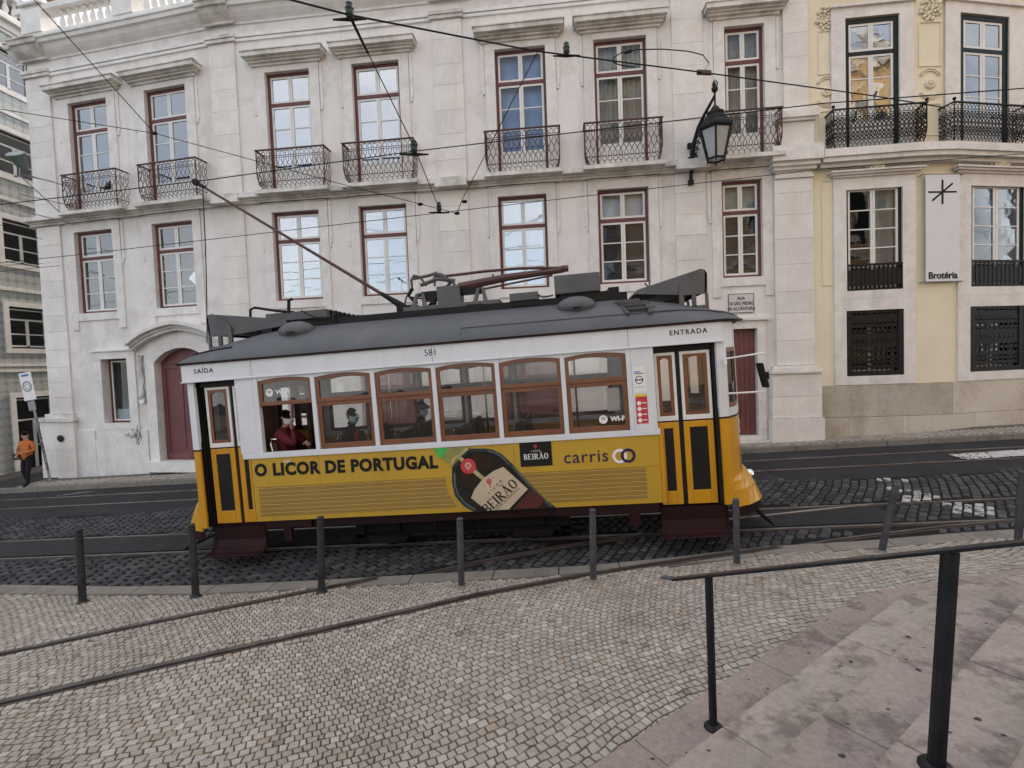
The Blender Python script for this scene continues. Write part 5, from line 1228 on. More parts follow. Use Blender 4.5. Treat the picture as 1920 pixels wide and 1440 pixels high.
for sg in (1, -1):
    o1 = end_strip(sg, EP, .62, 1.855, 0, .03, 'end_apron', 'tram_orange'); end_strip(sg, EP, 1.856, 1.88, .006, .04, 'end_stripe', 'tram_maroon'); end_strip(sg, EP, 1.881, 2.0, .004, .04, 'end_sill', 'tram_white'); end_strip(sg, EP, 2.86, 3.225, .0, .04, 'end_header', 'tram_white'); end_strip(sg, EP, 3.226, 3.262, .05, .10, 'end_gutter', 'tram_maroon')
    for a, b in ((0, 1.12), (2.9, 3.15), (6.85, 7.1), (8.88, 10)): end_strip(sg, sub(EP, a, b), 2.0, 2.86, .003, .05, 'end_post', 'tram_white')
    for a, b in ((1.13, 2.89), (3.16, 6.84), (7.11, 8.87)):
        w_ = end_strip(sg, sub(EP, a, b), 2.0, 2.07, -.004, .035, 'end_window', 'wood_brown')
        end_strip(sg, sub(EP, a, b), 2.80, 2.86, -.004, .035, 'head_rail', 'wood_brown', w_)
        for c, d in ((a, a+.10), (b-.10, b)): end_strip(sg, sub(EP, c, d), 2.07, 2.80, -.004, .035, 'stile', 'wood_brown', w_)
        end_strip(sg, sub(EP, a+.1, b-.1), 2.07, 2.80, -.018, .005, 'pane', 'pane_tram', w_)
    # flared fender, maroon lower edge, cowcatcher slats
    FP = sub(EP, 1.1, 3)+[EP[4], EP[5], EP[6]]+sub(EP, 7, 8.9)
    for (w0, o0, w1, o1_) in ((.93, .10, 1.0, .03), (.80, .17, .93, .10), (.56, .26, .80, .17)): end_strip(sg, FP, w0, w1, o0, .03, 'fender', 'tram_orange', off2=o1_, taper=True)
    end_strip(sg, FP, .42, .558, .23, .05, 'fender_skirt', 'tram_maroon', off2=.255, taper=True)
    for v in (.55, .8, 1.05, 1.3, 1.55, 1.8):
        mb = MB(); mb.bar((sg*4.55, v, .43), (sg*4.80, v, .14), .03, .02); mb.build('cowcatcher_slat', 'tram_black', tram)
    mb = MB(); mb.bar((sg*4.80, .5, .14), (sg*4.80, 1.85, .14), .04, .03); mb.build('cowcatcher_bar', 'tram_black', tram)
    # lamp on the fender
    mb = MB(); mb.lathe((sg*4.56, .80, .86), [(.075, -.02*sg), (.08, .05*sg), (.065, .075*sg), (.02, .085*sg)], 14, 'X'); recalc(mb.build('headlight' if sg > 0 else 'tail_light', 'chrome' if sg > 0 else 'tail_red', tram, smooth=False))
    # louvres and ring mark on the apron flank
    for k in range(6): end_strip(sg, sub(EP, 2.35, 3.2), 1.02+.062*k, 1.07+.062*k, .008, .012, 'apron_slat', 'tram_gold')
for cu_, m_ in ((2.35, 'print_white'),):
    u_, v_ = 4.335, .385; mb = MB(); d = Vector((.14, .35)).normalized()
    n = 22; A = [mb.vert((u_+.012+d.x*.095*math.cos(2*math.pi*i/n), v_-.006+d.y*.095*math.cos(2*math.pi*i/n), 1.69+.105*math.sin(2*math.pi*i/n))) for i in range(n)]; B = [mb.vert((u_+.012+d.x*.06*math.cos(2*math.pi*i/n), v_-.006+d.y*.06*math.cos(2*math.pi*i/n), 1.69+.066*math.sin(2*math.pi*i/n))) for i in range(n)]
    for i in range(n): j = (i+1) % n; mb.face((A[i], A[j], B[j], B[i]))
    mb.build('ring_logo', m_, tram)
# mirror on its two white arms at the front corner
mb = MB(); mb.tube([(4.08, -.01, 2.70), (4.20, -.05, 2.71), (4.56, -.12, 2.745), (4.59, -.12, 2.71)], .013, 7); mb.build('mirror_arm', 'sash_white', tram); mb = MB(); mb.tube([(4.10, -.01, 2.21), (4.2, -.05, 2.21), (4.55, -.12, 2.215), (4.57, -.12, 2.26)], .013, 7); mb.build('mirror_arm', 'sash_white', tram); mb = MB(); mb.tube([(4.075, -.02, 2.62), (4.075, -.02, 2.70)], .028, 8); mb.build('arm_socket', 'sash_white', tram)
mb = MB(); mb.obox((4.53, -.12, 2.44), (.022, 0, .006), (0, .09, 0), (-.035, 0, .17)); mb.obox((4.58, -.12, 2.43), (.03, 0, 0), (0, .03, 0), (0, 0, .05)); mb.build('mirror', 'rubber', tram, bevel=.012)
# ---- roof shell
def roof_sec(u):
    a = abs(u); hw = 1.245 if a < 3.95 else 1.245*math.sqrt(max(.02, 1-((a-3.95)/.70)**2)); 
    cr = 3.77 if a < 2.4 else 3.77-.51*((a-2.4)/2.23)**2.0
    return hw, cr
us = [-4.62, -4.58, -4.5, -4.38, -4.2, -3.95, -3.6, -3.2, -2.9, -2.6]+[-2.6+5.2*k/8 for k in range(1, 8)]; us = us+[-u for u in us[9::-1]]
mb = MB(); R = []; nn = 22
for u in us:
    hw, cr = roof_sec(u); row = []
    for i in range(nn+1):
        t = math.cos(math.pi*(1-i/nn)); v = WID/2+hw*t; z = 3.258+(cr-3.258)*max(0., 1-abs(t)**2.6)**.72; row.append(mb.vert((u, v, z)))
    R.append(row)
for a, b in zip(R, R[1:]):
    for i in range(nn): mb.face((a[i], b[i], b[i+1], a[i+1]))
mb.face(R[0]); mb.face(R[-1][::-1]); mb.face([r[0] for r in R][::-1]+[r[-1] for r in R]) if False else None
rf = mb.build('roof', 'tram_roof', tram, smooth=True)
def roof_z(u, v): 
    hw, cr = roof_sec(u); t = (v-WID/2)/hw; return 3.258+(cr-3.258)*max(0., 1-abs(t)**2.6)**.72
def roof_line(name, pts, r, m='tram_roof'):
    mb = MB(); q = []
    for a, b in zip(pts, pts[1:]): q += [(a[0]+(b[0]-a[0])*k/8, a[1]+(b[1]-a[1])*k/8) for k in range(8)]
    q.append(pts[-1]); mb.tube([(u, v, roof_z(u, v)+.008) for u, v in q], r, 6); return mb.build(name, m, rf)
roof_line('rain_strip', [(-4.50, .62), (-4.0, .18), (-3.35, .13)], .014, 'tram_black'); roof_line('rain_strip', [(4.48, .62), (4.1, .22), (3.15, .10)], .016, 'tram_grey'); roof_line('roof_seam', [(.35, -.02), (.35, .07), (3.0, .075)], .006)
# ventilator domes
for u in (-2.40, 2.08):
    v = .42; z = roof_z(u, v); mb = MB(); mb.ball((u, v, z-.01), 1, 16, (.30, .22, .16)); d = mb.build('ventilator', 'tram_grey', tram, smooth=True)
    mb = MB(); mb.box(u-.06, u+.06, v-.225, v-.19, z-.055, z-.03); mb.build('vent_slot', 'tram_black', d)
# destination boxes at both ends
for sg in (1, -1):
    dst = bpy.data.objects.new('destination_box', None); COL.objects.link(dst); dst.parent = tram; OFFS[dst.name] = (0, 0, 0)
    for v in (.62, 1.76):
        mb = MB(); q = [(sg*4.07, 3.70), (sg*4.08, 4.0), (sg*4.05, 4.06), (sg*3.98, 4.08), (sg*3.90, 4.05), (sg*3.66, 3.86), (sg*3.65, 3.70)]
        mb.prism(q if sg < 0 else q[::-1], v-.02, v+.02); recalc(mb.build('cheek', 'tram_grey', dst))
        tb('window_bar', 'tram_grey', [(min(sg*3.65, sg*3.72), max(sg*3.65, sg*3.72), v-.02, v+.02, 3.45, 3.70), (min(sg*4.04, sg*4.08), max(sg*4.04, sg*4.08), v-.02, v+.02, 3.42, 3.70), (min(sg*3.84, sg*3.90), max(sg*3.84, sg*3.90), v-.02, v+.02, 3.5, 3.70), (min(sg*3.72, sg*4.04), max(sg*3.72, sg*4.04), v-.02, v+.02, 3.45, 3.53)], dst)
    mb = MB(); mb.hexa([(sg*4.08, .60, 4.0), (sg*4.08, 1.78, 4.0), (sg*4.05, 1.78, 4.06), (sg*4.05, .60, 4.06)], [(sg*4.05, .60, 3.72), (sg*4.05, 1.78, 3.72), (sg*4.03, 1.78, 3.72), (sg*4.03, .60, 3.72)]); recalc(mb.build('display', 'tram_black', dst))
    mb = MB(); mb.hexa([(sg*4.0, .60, 4.075), (sg*4.0, 1.78, 4.075), (sg*3.66, 1.74, 3.70), (sg*3.66, .64, 3.70)], [(sg*2.75, .72, 3.90), (sg*2.75, 1.66, 3.90), (sg*2.72, 1.66, 3.80), (sg*2.72, .72, 3.80)]) if sg < 0 else mb.hexa([(3.98, .60, 4.075), (3.98, 1.78, 4.075), (3.66, 1.74, 3.72), (3.66, .64, 3.72)], [(3.05, .72, 3.86), (3.05, 1.66, 3.86), (3.0, 1.66, 3.80), (3.0, .72, 3.80)])
    recalc(mb.build('fairing', 'tram_grey', dst))
# resistor box and cable loops
rb = tb('resistor_box', 'tram_grey', [(-3.10, -2.02, .72, 1.5, 3.87, 4.01)], bevel=.01); tb('box_base', 'tram_black', [(-3.12, -1.9, .78, 1.6, 3.72, 3.868), (-3.16, -3.0, .7, 1.5, 3.70, 3.93)], rb)
mb = MB(); mb.tube([(-2.6, .75, 4.0), (-2.9, .7, 4.05), (-3.25, .68, 4.13), (-3.33, .68, 4.10), (-3.34, .68, 3.98)], .022, 8); mb.tube([(-2.68, .72, 4.0), (-2.66, .72, 4.2), (-2.60, .72, 4.22)], .028, 8); mb.build('hook', 'tram_black', rb)
mb = MB()
for k in range(9):
    u = -2.0+.075*k; mb.tube([(u-.04, .9, 3.80), (u, .86, 4.0-.022*k), (u+.05, .84, 3.96-.022*k), (u+.09, .86, 3.78)], .017, 6)
    mb.tube([(u-.04, 1.1, 3.80), (u, 1.06, 3.97-.02*k), (u+.06, 1.04, 3.78)], .017, 6)
mb.tube([(-2.45, .70, 4.02), (-2.3, .66, 3.92), (-2.1, .66, 3.84), (-1.9, .68, 3.86), (-1.85, .75, 3.96)], .010, 6)
mb.build('cable_loop', 'tram_black', rb)
tb('roof_walk', 'tram_black', [(-1.95, 2.9, .80, 1.6, 3.70, 3.86)])
# trolley base with springs, posts and two poles
ba = tb('trolley_base', 'tram_grey', [(-.78, .86, .92, 1.5, 3.74, 3.94)], bevel=.008); tb('base_slot', 'tram_black', [(-.62, -.36, .91, .93, 3.83, 3.86), (.30, .58, .91, .93, 3.85, 3.89)], ba)
tb('spring_housing', 'tram_grey', [(-.20, .19, 1.0, 1.35, 3.94, 4.25)], ba, .01)
for ua, ub in ((-.62, -.42), (.44, .62)):
    mb = MB(); mb.tube([(ua, 1.0, 3.93), (ua+.05, 1.1, 4.16), (ub-.05, 1.1, 4.165), (ub, 1.0, 3.93)], [.045, .03, .03, .045], 6); mb.build('stand_leg', 'tram_grey', ba)
mb = MB(); rr = random.Random(5)
for k in range(6): 
    q = [(-.55+rr.uniform(-.1, .6), 1.15+rr.uniform(-.1, .2), 3.98+rr.uniform(0, .3))]
    for _ in range(3): q.append((q[-1][0]+rr.uniform(-.2, .25), q[-1][1]+rr.uniform(-.05, .05), max(3.95, q[-1][2]+rr.uniform(-.08, .14))))
    mb.tube(q, rr.uniform(.018, .04), 6)
mb.box(-.5, -.15, 1.1, 1.35, 4.05, 4.2); mb.box(.2, .55, 1.1, 1.3, 4.10, 4.2)
mb.tube([(-.78, 1.0, 3.96), (-.72, .98, 4.12), (-.60, .98, 4.22)], .012, 6); mb.build('linkage', 'tram_black', ba)
mb = MB()
for du in (0, .40):
    mb.tube([(-.66+du, 1.15, 4.28), (-.655+du, 1.13, 4.42), (-.60+du, 1.12, 4.49), (-.50+du, 1.12, 4.46), (-.40+du, 1.14, 4.30)], [.02, .024, .024, .022, .018], 7)
mb.tube([(-.62, 1.13, 4.44), (-.35, 1.13, 4.47), (-.2, 1.13, 4.5)], .028, 7); mb.tube([(-.5, 1.13, 4.32), (-.2, 1.13, 4.40), (.1, 1.13, 4.34)], .035, 7); mb.tube([(-.2, 1.12, 4.48), (.05, 1.12, 4.34), (.12, 1.12, 4.22)], .026, 7); mb.build('contact_shoe', 'tram_grey', ba)
mb = MB(); mb.tube([(-.22, 1.14, 4.43), (.6, 1.16, 4.455), (1.2, 1.17, 4.45), (1.98, 1.18, 4.39)], .024, 8); mb.tube([(.15, 1.16, 4.23), (1.0, 1.17, 4.32), (1.95, 1.18, 4.36)], [.075, .062, .048], 8); mb.tube([(.75, 1.17, 4.40), (.76, 1.17, 4.30)], .016, 6); mb.tube([(.45, 1.12, 4.14), (1.1, 1.13, 4.21), (1.75, 1.15, 4.28)], .018, 6); mb.tube([(1.90, 1.18, 4.38), (2.02, 1.18, 4.375)], .055, 8); mb.build('folded_pole', 'trolley_rust', ba)
tp = MB(); a = Vector((-.80, 1.19, 3.95)); b = Vector((-4.42, 1.19, 6.50)); tp.tube([a+(b-a)*.10, a+(b-a)*.5, b], [.030, .026, .020], 8); tp = tp.build('trolley_pole', 'trolley_rust', tram)
mb = MB(); mb.tube([a, a+(b-a)*.04, a+(b-a)*.08, a+(b-a)*.115], [.06, .058, .045, .036], 8); mb.box(-.95, -.60, 1.10, 1.30, 3.90, 4.0); mb.build('pole_socket', 'tram_black', tp)
mb = MB(); mb.lathe((-4.45, 1.19, 6.52), [(.055, -.035), (.062, -.02), (.062, .02), (.055, .035)], 14, 'Y'); mb.tube([(-4.40, 1.19, 6.48), (-4.28, 1.19, 6.41)], .028, 8); mb.build('trolley_head', 'tram_black', tp)
mb = MB(); q = [Vector((-4.33, 1.19, 6.42))+(Vector((-4.12, .62, 3.60))-Vector((-4.33, 1.19, 6.42)))*(k/12)+Vector((.02*math.sin(k*.26), 0, -.03*math.sin(math.pi*k/12))) for k in range(13)]; mb.tube(q, .009, 5); mb.build('trolley_rope', 'tram_black', tp)
bxa = tb('roof_box', 'tram_grey', [(1.04, 1.50, .75, 1.3, 3.86, 3.985)], bevel=.008); tb('box_base', 'tram_black', [(1.06, 1.50, .78, 1.3, 3.78, 3.859)], bxa)
bxb = tb('roof_box', 'tram_grey', [(1.77, 2.49, .72, 1.5, 3.90, 4.20)], bevel=.015); tb('box_base', 'tram_black', [(1.85, 2.6, .78, 1.5, 3.76, 3.899), (2.62, 2.78, .8, 1.2, 3.86, 3.95)], bxb)
mb = MB(); mb.tube([(1.48, .76, 3.94), (1.58, .76, 3.88), (1.74, .76, 3.90)], .012, 6); mb.build('cable', 'tram_black', bxb)
mb = MB(); mb.tube([(3.25, .9, 3.80), (3.28, .9, 4.02)], .014, 6); mb.tube([(3.27, .9, 3.88), (3.20, .9, 3.98)], .014, 6); mb.build('whistle', 'tram_grey', tram)
# roof ladder treads
ld = None
for k in range(4):
    v = .13+.09*k; u0 = 2.68+.015*(3-k)+.02; z = roof_z(2.9, v)+.045
    o = tb('tread', 'tram_grey', [(2.66+.04*(3-k), 3.02+.06*(3-k), v-.028, v+.028, z-.012, z+.012)], tram)
mb = MB()
for u in (2.80, 3.12): mb.tube([(u, .03, roof_z(u, .06)+.02), (u-.03, .13, roof_z(u, .13)+.02), (u-.08, .42, roof_z(u, .42)+.02)], .022, 6)
mb.build('ladder_rail', 'tram_grey', tram)
# ---- steps, underframe and truck
for a, b, s_ in ((-3.93, -3.05, 'l'), (3.09, 4.02, 'r')):
    mb = MB(); pr = [(.10, .60), (.11, .40), (.08, .28), (.0, .235), (-.14, .225), (-.14, .205), (.02, .21), (.115, .26), (.14, .38), (.13, .60)]
    mb.hexa([(a, v, w_) for v, w_ in pr], [(b, v, w_) for v, w_ in pr]); recalc(mb.build('step_board', 'tram_maroon', tram))
    mb = MB()
    for u in (a, b): mb.tube([(u, .08, .62), (u, .085, .42), (u, .05, .29), (u, -.03, .235), (u, -.145, .222)], .013, 6)
    mb.tube([(a, -.145, .222), (b, -.145, .222)], .012, 6); mb.build('step_edge', 'tram_maroon', tram)
tb('sill_beam', 'tram_maroon', [(-3.05, 3.08, .10, .20, .55, .698), (-4.0, -3.05, .2, .3, .5, .64), (3.08, 4.0, .2, .3, .5, .62)])
tb('side_skirt', 'tram_maroon', [(-3.0, -2.25, .03, .09, .58, .699), (-2.72, -2.60, .05, .12, .36, .58)]); tb('side_skirt', 'tram_maroon', [(1.55, 3.05, .03, .09, .56, .699), (2.62, 2.78, .05, .12, .36, .56)])
tb('underframe', 'tram_under', [(-3.9, 3.9, .3, 2.1, .48, .64), (-1.7, 1.7, .55, .62, .26, .5), (-1.75, -1.6, .5, .7, .18, .55), (1.6, 1.75, .5, .7, .18, .55), (-.4, -.36, .35, .4, .3, .66), (.3, .34, .35, .4, .3, .66), (-2.0, 2.0, .50, .56, .20, .26)])
mb = MB(); mb.poly([(-3.9, 2.2, .02), (3.9, 2.2, .02), (3.9, 2.2, .6), (-3.9, 2.2, .6)]); 
for u in (-1.2, 1.15):
    for v in (.70, 1.62):
        mb = MB(); mb.lathe((u, v, .385), [(.05, -.05), (.33, -.05), (.355, -.02), (.385, .02), (.385, .05), (.05, .05)], 24, 'Y'); wh = recalc(mb.build('wheel', 'tram_under', tram))
        mb = MB(); mb.lathe((u, v, .385), [(.12, -.12), (.13, -.04)], 12, 'Y'); recalc(mb.build('hub', 'tram_under', wh))
    mb = MB(); mb.box(u-.20, u+.20, .48, .60, .30, .52); mb.prism([(u-.28, .12), (u+.28, .12), (u+.36, .24), (u-.36, .24)], .46, .50); mb.build('axle_box', 'tram_under', tram)
# ---- interior: floor, ceiling, bulkheads, seats, poles
tb('floor', 'cabin_wood', [(-4.1, 4.1, .22, WID-.22, .86, .92)]); tb('ceiling', 'blind_pale', [(-4.05, 4.05, .07, WID-.07, 3.20, 3.225)])
for u in (-3.05, 2.95):
    tb('bulkhead', 'cabin_wood', [(u-.03, u+.03, .08, .65, .92, 3.2), (u-.03, u+.03, WID-.65, WID-.08, .92, 3.2), (u-.03, u+.03, .65, WID-.65, 2.75, 3.2)])
tb('advert_rack', 'tram_black', [(-2.9, 2.7, WID-.16, WID-.10, 2.44, 2.55), (-2.9, 2.7, WID-.14, WID-.08, 2.90, 3.2)])
seats = [(-2.72, .12, 1.0), (-1.62, .12, 1.0), (-.70, .12, 1.0), (.22, .12, 1.0), (1.15, .12, 1.0), (-1.62, 1.40, 2.25), (-.70, 1.40, 2.25), (.22, 1.40, 2.25), (1.15, 1.40, 2.25)]
for u, a, b in seats:
    mb = MB(); mb.box(u-.02, u+.42, a, b, 1.28, 1.40); mb.hexa([(u-.02, a, 1.38), (u+.08, a, 1.38), (u+.08, b, 1.38), (u-.02, b, 1.38)], [(u-.12, a, 1.92), (u-.05, a, 1.92), (u-.05, b, 1.92), (u-.12, b, 1.92)]); mb.box(u+.1, u+.3, a+.2, b-.2, .92, 1.28); s_ = mb.build('seat', 'seat_brown', tram, bevel=.02)
    mb = MB(); mb.tube([(u-.09, a+.02, 1.62), (u-.13, a, 1.88), (u-.12, a+.01, 1.96), (u-.06, a+.05, 1.95)], .015, 6); mb.build('grab_handle', 'chrome', s_)
for u in (-1.25, .45, 2.0): 
    mb = MB(); mb.tube([(u, 1.25, .92), (u, 1.25, 3.2)], .017, 8); mb.build('pole', 'chrome', tram)
tb('notice_board', 'print_white', [(2.42, 2.60, .10, .105, 2.06, 2.40)])

# ================================================================== PEOPLE
def person(name, label, joints, edges, rad, zone_mats, root, group=None, sub=2):
    """one continuous skinned body: joints {name:(x,y,z)}, edges [(a,b,zone)], radii; each face takes the zone of the nearest bone"""
    names = list(joints); idx = {n: i for i, n in enumerate(names)}
    me = bpy.data.meshes.new(name+'_cage'); me.from_pydata([joints[n] for n in names], [(idx[a], idx[b]) for a, b, _ in edges], [])
    o = bpy.data.objects.new(name+'_cage', me); COL.objects.link(o)
    sk = o.modifiers.new('skin', 'SKIN'); sk.branch_smoothing = .6
    lay = me.skin_vertices[0] if me.skin_vertices else None
    for n in names:
        r = rad[n]; r = r if isinstance(r, tuple) else (r, r); lay.data[idx[n]].radius = r; lay.data[idx[n]].use_root = (n == root)
    ss = o.modifiers.new('sub', 'SUBSURF'); ss.levels = sub; ss.render_levels = sub
    bpy.context.view_layer.update(); dg = bpy.context.evaluated_depsgraph_get(); m2 = bpy.data.meshes.new_from_object(o.evaluated_get(dg)); bpy.data.objects.remove(o)
    zones = list(zone_mats); m2.materials.clear()
    for z in zones: m2.materials.append(M[zone_mats[z]])
    seg = [(Vector(joints[a]), Vector(joints[b]), zones.index(z), *[(min(rad[j]) if isinstance(rad[j], tuple) else rad[j]) for j in (a, b)]) for a, b, z in edges]
    for p in m2.polygons:
        c = p.center; best = (9, 0)
        for a, b, zi, ra, rb in seg:
            d = b-a; t = max(0, min(1, (c-a).dot(d)/max(1e-9, d.dot(d)))); q = (c-a-d*t).length-(ra+(rb-ra)*t)
            if q < best[0]: best = (q, zi)
        p.material_index = best[1]; p.use_smooth = True
    base = Vector(joints[root])
    t = thing('person', (base.x, base.y, min(j[2] for j in joints.values())), label, 'person', group)
    m2.transform(Matrix.Translation(-t.location)); ob = bpy.data.objects.new('body', m2); COL.objects.link(ob); ob.parent = t
    return t
def face_bits(t, head, fwd, R, mask=None, hair='hair_dark', hat=None, bun=False):
    """head details as children: face mask, hair cap, ears, eyes, nose"""
    f = Vector(fwd).normalized(); up = Vector((0, 0, 1)); s = f.cross(up).normalized(); h = Vector(head); off = Vector(OFFS[t.name])
    mb = MB()
    def shell(pred, k, ext):
        n, m_ = 18, 12; G = []
        for i in range(m_+1):
            th = math.pi*i/m_; row = []
            for j in range(n):
                ph = 2*math.pi*j/n; d = f*(math.sin(th)*math.cos(ph))+s*(math.sin(th)*math.sin(ph))+up*math.cos(th)
                row.append((d, h+f*(d.dot(f)*R*1.06*k)+s*(d.dot(s)*R*.86*k)+up*(d.dot(up)*R*1.22*k)))
            G.append(row)
        for i in range(m_):
            for j in range(n):
                q = [G[i][j], G[i+1][j], G[i+1][(j+1) % n], G[i][(j+1) % n]]; c = sum((x[0] for x in q), Vector())/4
                if pred(c): mb.poly([x[1] for x in q])
    shell(lambda c: c.dot(up) > .74 or (c.dot(f) < -.25 and c.dot(up) > -.55) or (c.dot(f) < .15 and c.dot(up) > .48), 1.07, 0)
    if bun: mb.ball(h-f*R*1.1+up*R*.2, R*.5, 8)
    o = mb.build('hair', hair, t, smooth=True)
    if mask:
        mb = MB(); shell(lambda c: c.dot(f) > .25 and -.80 < c.dot(up) < -.12, 1.10, 0); mb.tube([h+s*R*.7+f*R*.5-up*R*.1, h+s*R*.93-f*R*.05+up*R*.12], .005, 4); mb.tube([h-s*R*.7+f*R*.5-up*R*.1, h-s*R*.93-f*R*.05+up*R*.12], .005, 4); mb.build('face_mask', mask, t, smooth=True)
    mb = MB()
    for sg in (1, -1): mb.ball(h+s*sg*R*.92-f*R*.02+up*R*.02, R*.25, 6, (.7, .7, 1))
    if not mask: mb.ball(h+f*R*1.05-up*R*.12, R*.2, 6)
    mb.build('ears', 'skin', t, smooth=True)
    mb = MB()
    for sg in (1, -1): mb.ball(h+f*R*.95+s*sg*R*.36+up*R*.20, R*.085, 6)
    mb.build('eyes', 'hair_dark', t)
    if hat:
        mb = MB(); shell(lambda c: c.dot(up) > .15, 1.25, 0)
        for k in range(14): a = k*.45; mb.ball(h+f*(R*1.2*math.cos(a))+s*(R*1.1*math.sin(a))+up*R*.5, R*.33, 6)
        mb.build('hat', hat, t, smooth=True)
def hand(t, wrist, d, curl, m='skin', sc=1.):
    """five separate bent fingers on a palm"""
    d = Vector(d).normalized(); w_ = Vector(wrist); cu = Vector(curl).normalized(); s = d.cross(cu).normalized(); mb = MB()
    mb.tube([w_, w_+d*.045*sc, w_+d*.085*sc], [.024*sc, .036*sc, .032*sc], 8)
    for k, L in enumerate((.062, .075, .07, .055)):
        o = (k-1.5)*.019*sc; p0 = w_+d*.08*sc+s*o; mb.tube([p0, p0+(d*.8+cu*.4)*L*.5*sc, p0+(d*.9+cu*1.1)*L*.75*sc], [.0095*sc, .009*sc, .007*sc], 6)
    p0 = w_+d*.03*sc-s*.03*sc; mb.tube([p0, p0+(d*.6-s*.7)*.04*sc, p0+(d*1.3-s*.6+cu*.4)*.045*sc], [.012*sc, .011*sc, .008*sc], 6)
    mb.build('hand', m, t, smooth=True)
# the woman in orange stepping along the far pavement, facing the camera side
bx_, by_, bz_ = -16.05, 13.55, z_road(-16.1, 13.55)+.12
def W(dx, dy, dz): return (bx_+dx, by_+dy, bz_+dz)
J = {'pel': W(0, 0, .86), 'bel': W(0, -.01, 1.0), 'che': W(0, 0, 1.22), 'nek': W(0, 0, 1.38), 'chi': W(0, -.01, 1.44), 'hed': W(0, -.015, 1.52),
     'shl': W(-.17, 0, 1.32), 'ell': W(-.25, .02, 1.06), 'wrl': W(-.19, -.13, .93), 'shr': W(.17, 0, 1.32), 'elr': W(.26, .0, 1.07), 'wrr': W(.12, -.20, 1.0),
     'hpl': W(-.09, 0, .80), 'knl': W(-.10, -.05, .46), 'anl': W(-.08, .05, .09), 'tol': W(-.09, -.10, .03), 'hpr': W(.09, 0, .80), 'knr': W(.10, -.10, .47), 'anr': W(.11, -.12, .09), 'tor': W(.12, -.28, .03)}
Rr = {'pel': (.165, .13), 'bel': (.165, .13), 'che': (.17, .125), 'nek': .052, 'chi': .062, 'hed': .088, 'shl': .07, 'ell': .05, 'wrl': .036, 'shr': .07, 'elr': .05, 'wrr': .036, 'hpl': .105, 'knl': .068, 'anl': .045, 'tol': .035, 'hpr': .105, 'knr': .068, 'anr': .045, 'tor': .035}
Ed = [('pel', 'bel', 'top'), ('bel', 'che', 'top'), ('che', 'nek', 'top'), ('nek', 'chi', 'skin'), ('chi', 'hed', 'skin'), ('che', 'shl', 'top'), ('shl', 'ell', 'top'), ('ell', 'wrl', 'top'), ('che', 'shr', 'top'), ('shr', 'elr', 'top'), ('elr', 'wrr', 'top'),
      ('pel', 'hpl', 'leg'), ('hpl', 'knl', 'leg'), ('knl', 'anl', 'leg'), ('anl', 'tol', 'leg'), ('pel', 'hpr', 'leg'), ('hpr', 'knr', 'leg'), ('knr', 'anr', 'leg'), ('anr', 'tor', 'leg')]
wo = person('person', 'woman in an orange sweater and black trousers walking at the corner at left', J, Ed, Rr, {'top': 'sweater_orange', 'skin': 'skin', 'leg': 'trousers_black'}, 'pel')
face_bits(wo, J['hed'], (.1, -1, 0), .095); hand(wo, J['wrl'], (.3, -.6, -.5), (.5, 0, .3)); hand(wo, J['wrr'], (-.7, -.5, .1), (0, 0, .6))
bag = thing('handbag', W(-.27, -.05, .78), 'dark patterned handbag hanging at the walking woman\'s side', 'bag')
mb = MB(); mb.obox(W(-.27, -.05, .89), (.10, .03, 0), (-.02, .06, 0), (0, 0, .10)); mb.build('pouch', 'bag_pattern', bag, bevel=.03); mb = MB(); mb.tube([W(-.30, -.05, .97), W(-.26, -.03, 1.15), W(-.20, 0, 1.41), W(-.2, .05, 1.2), W(-.25, .02, .97)], .012, 6); mb.build('strap', 'bag_pattern', bag)
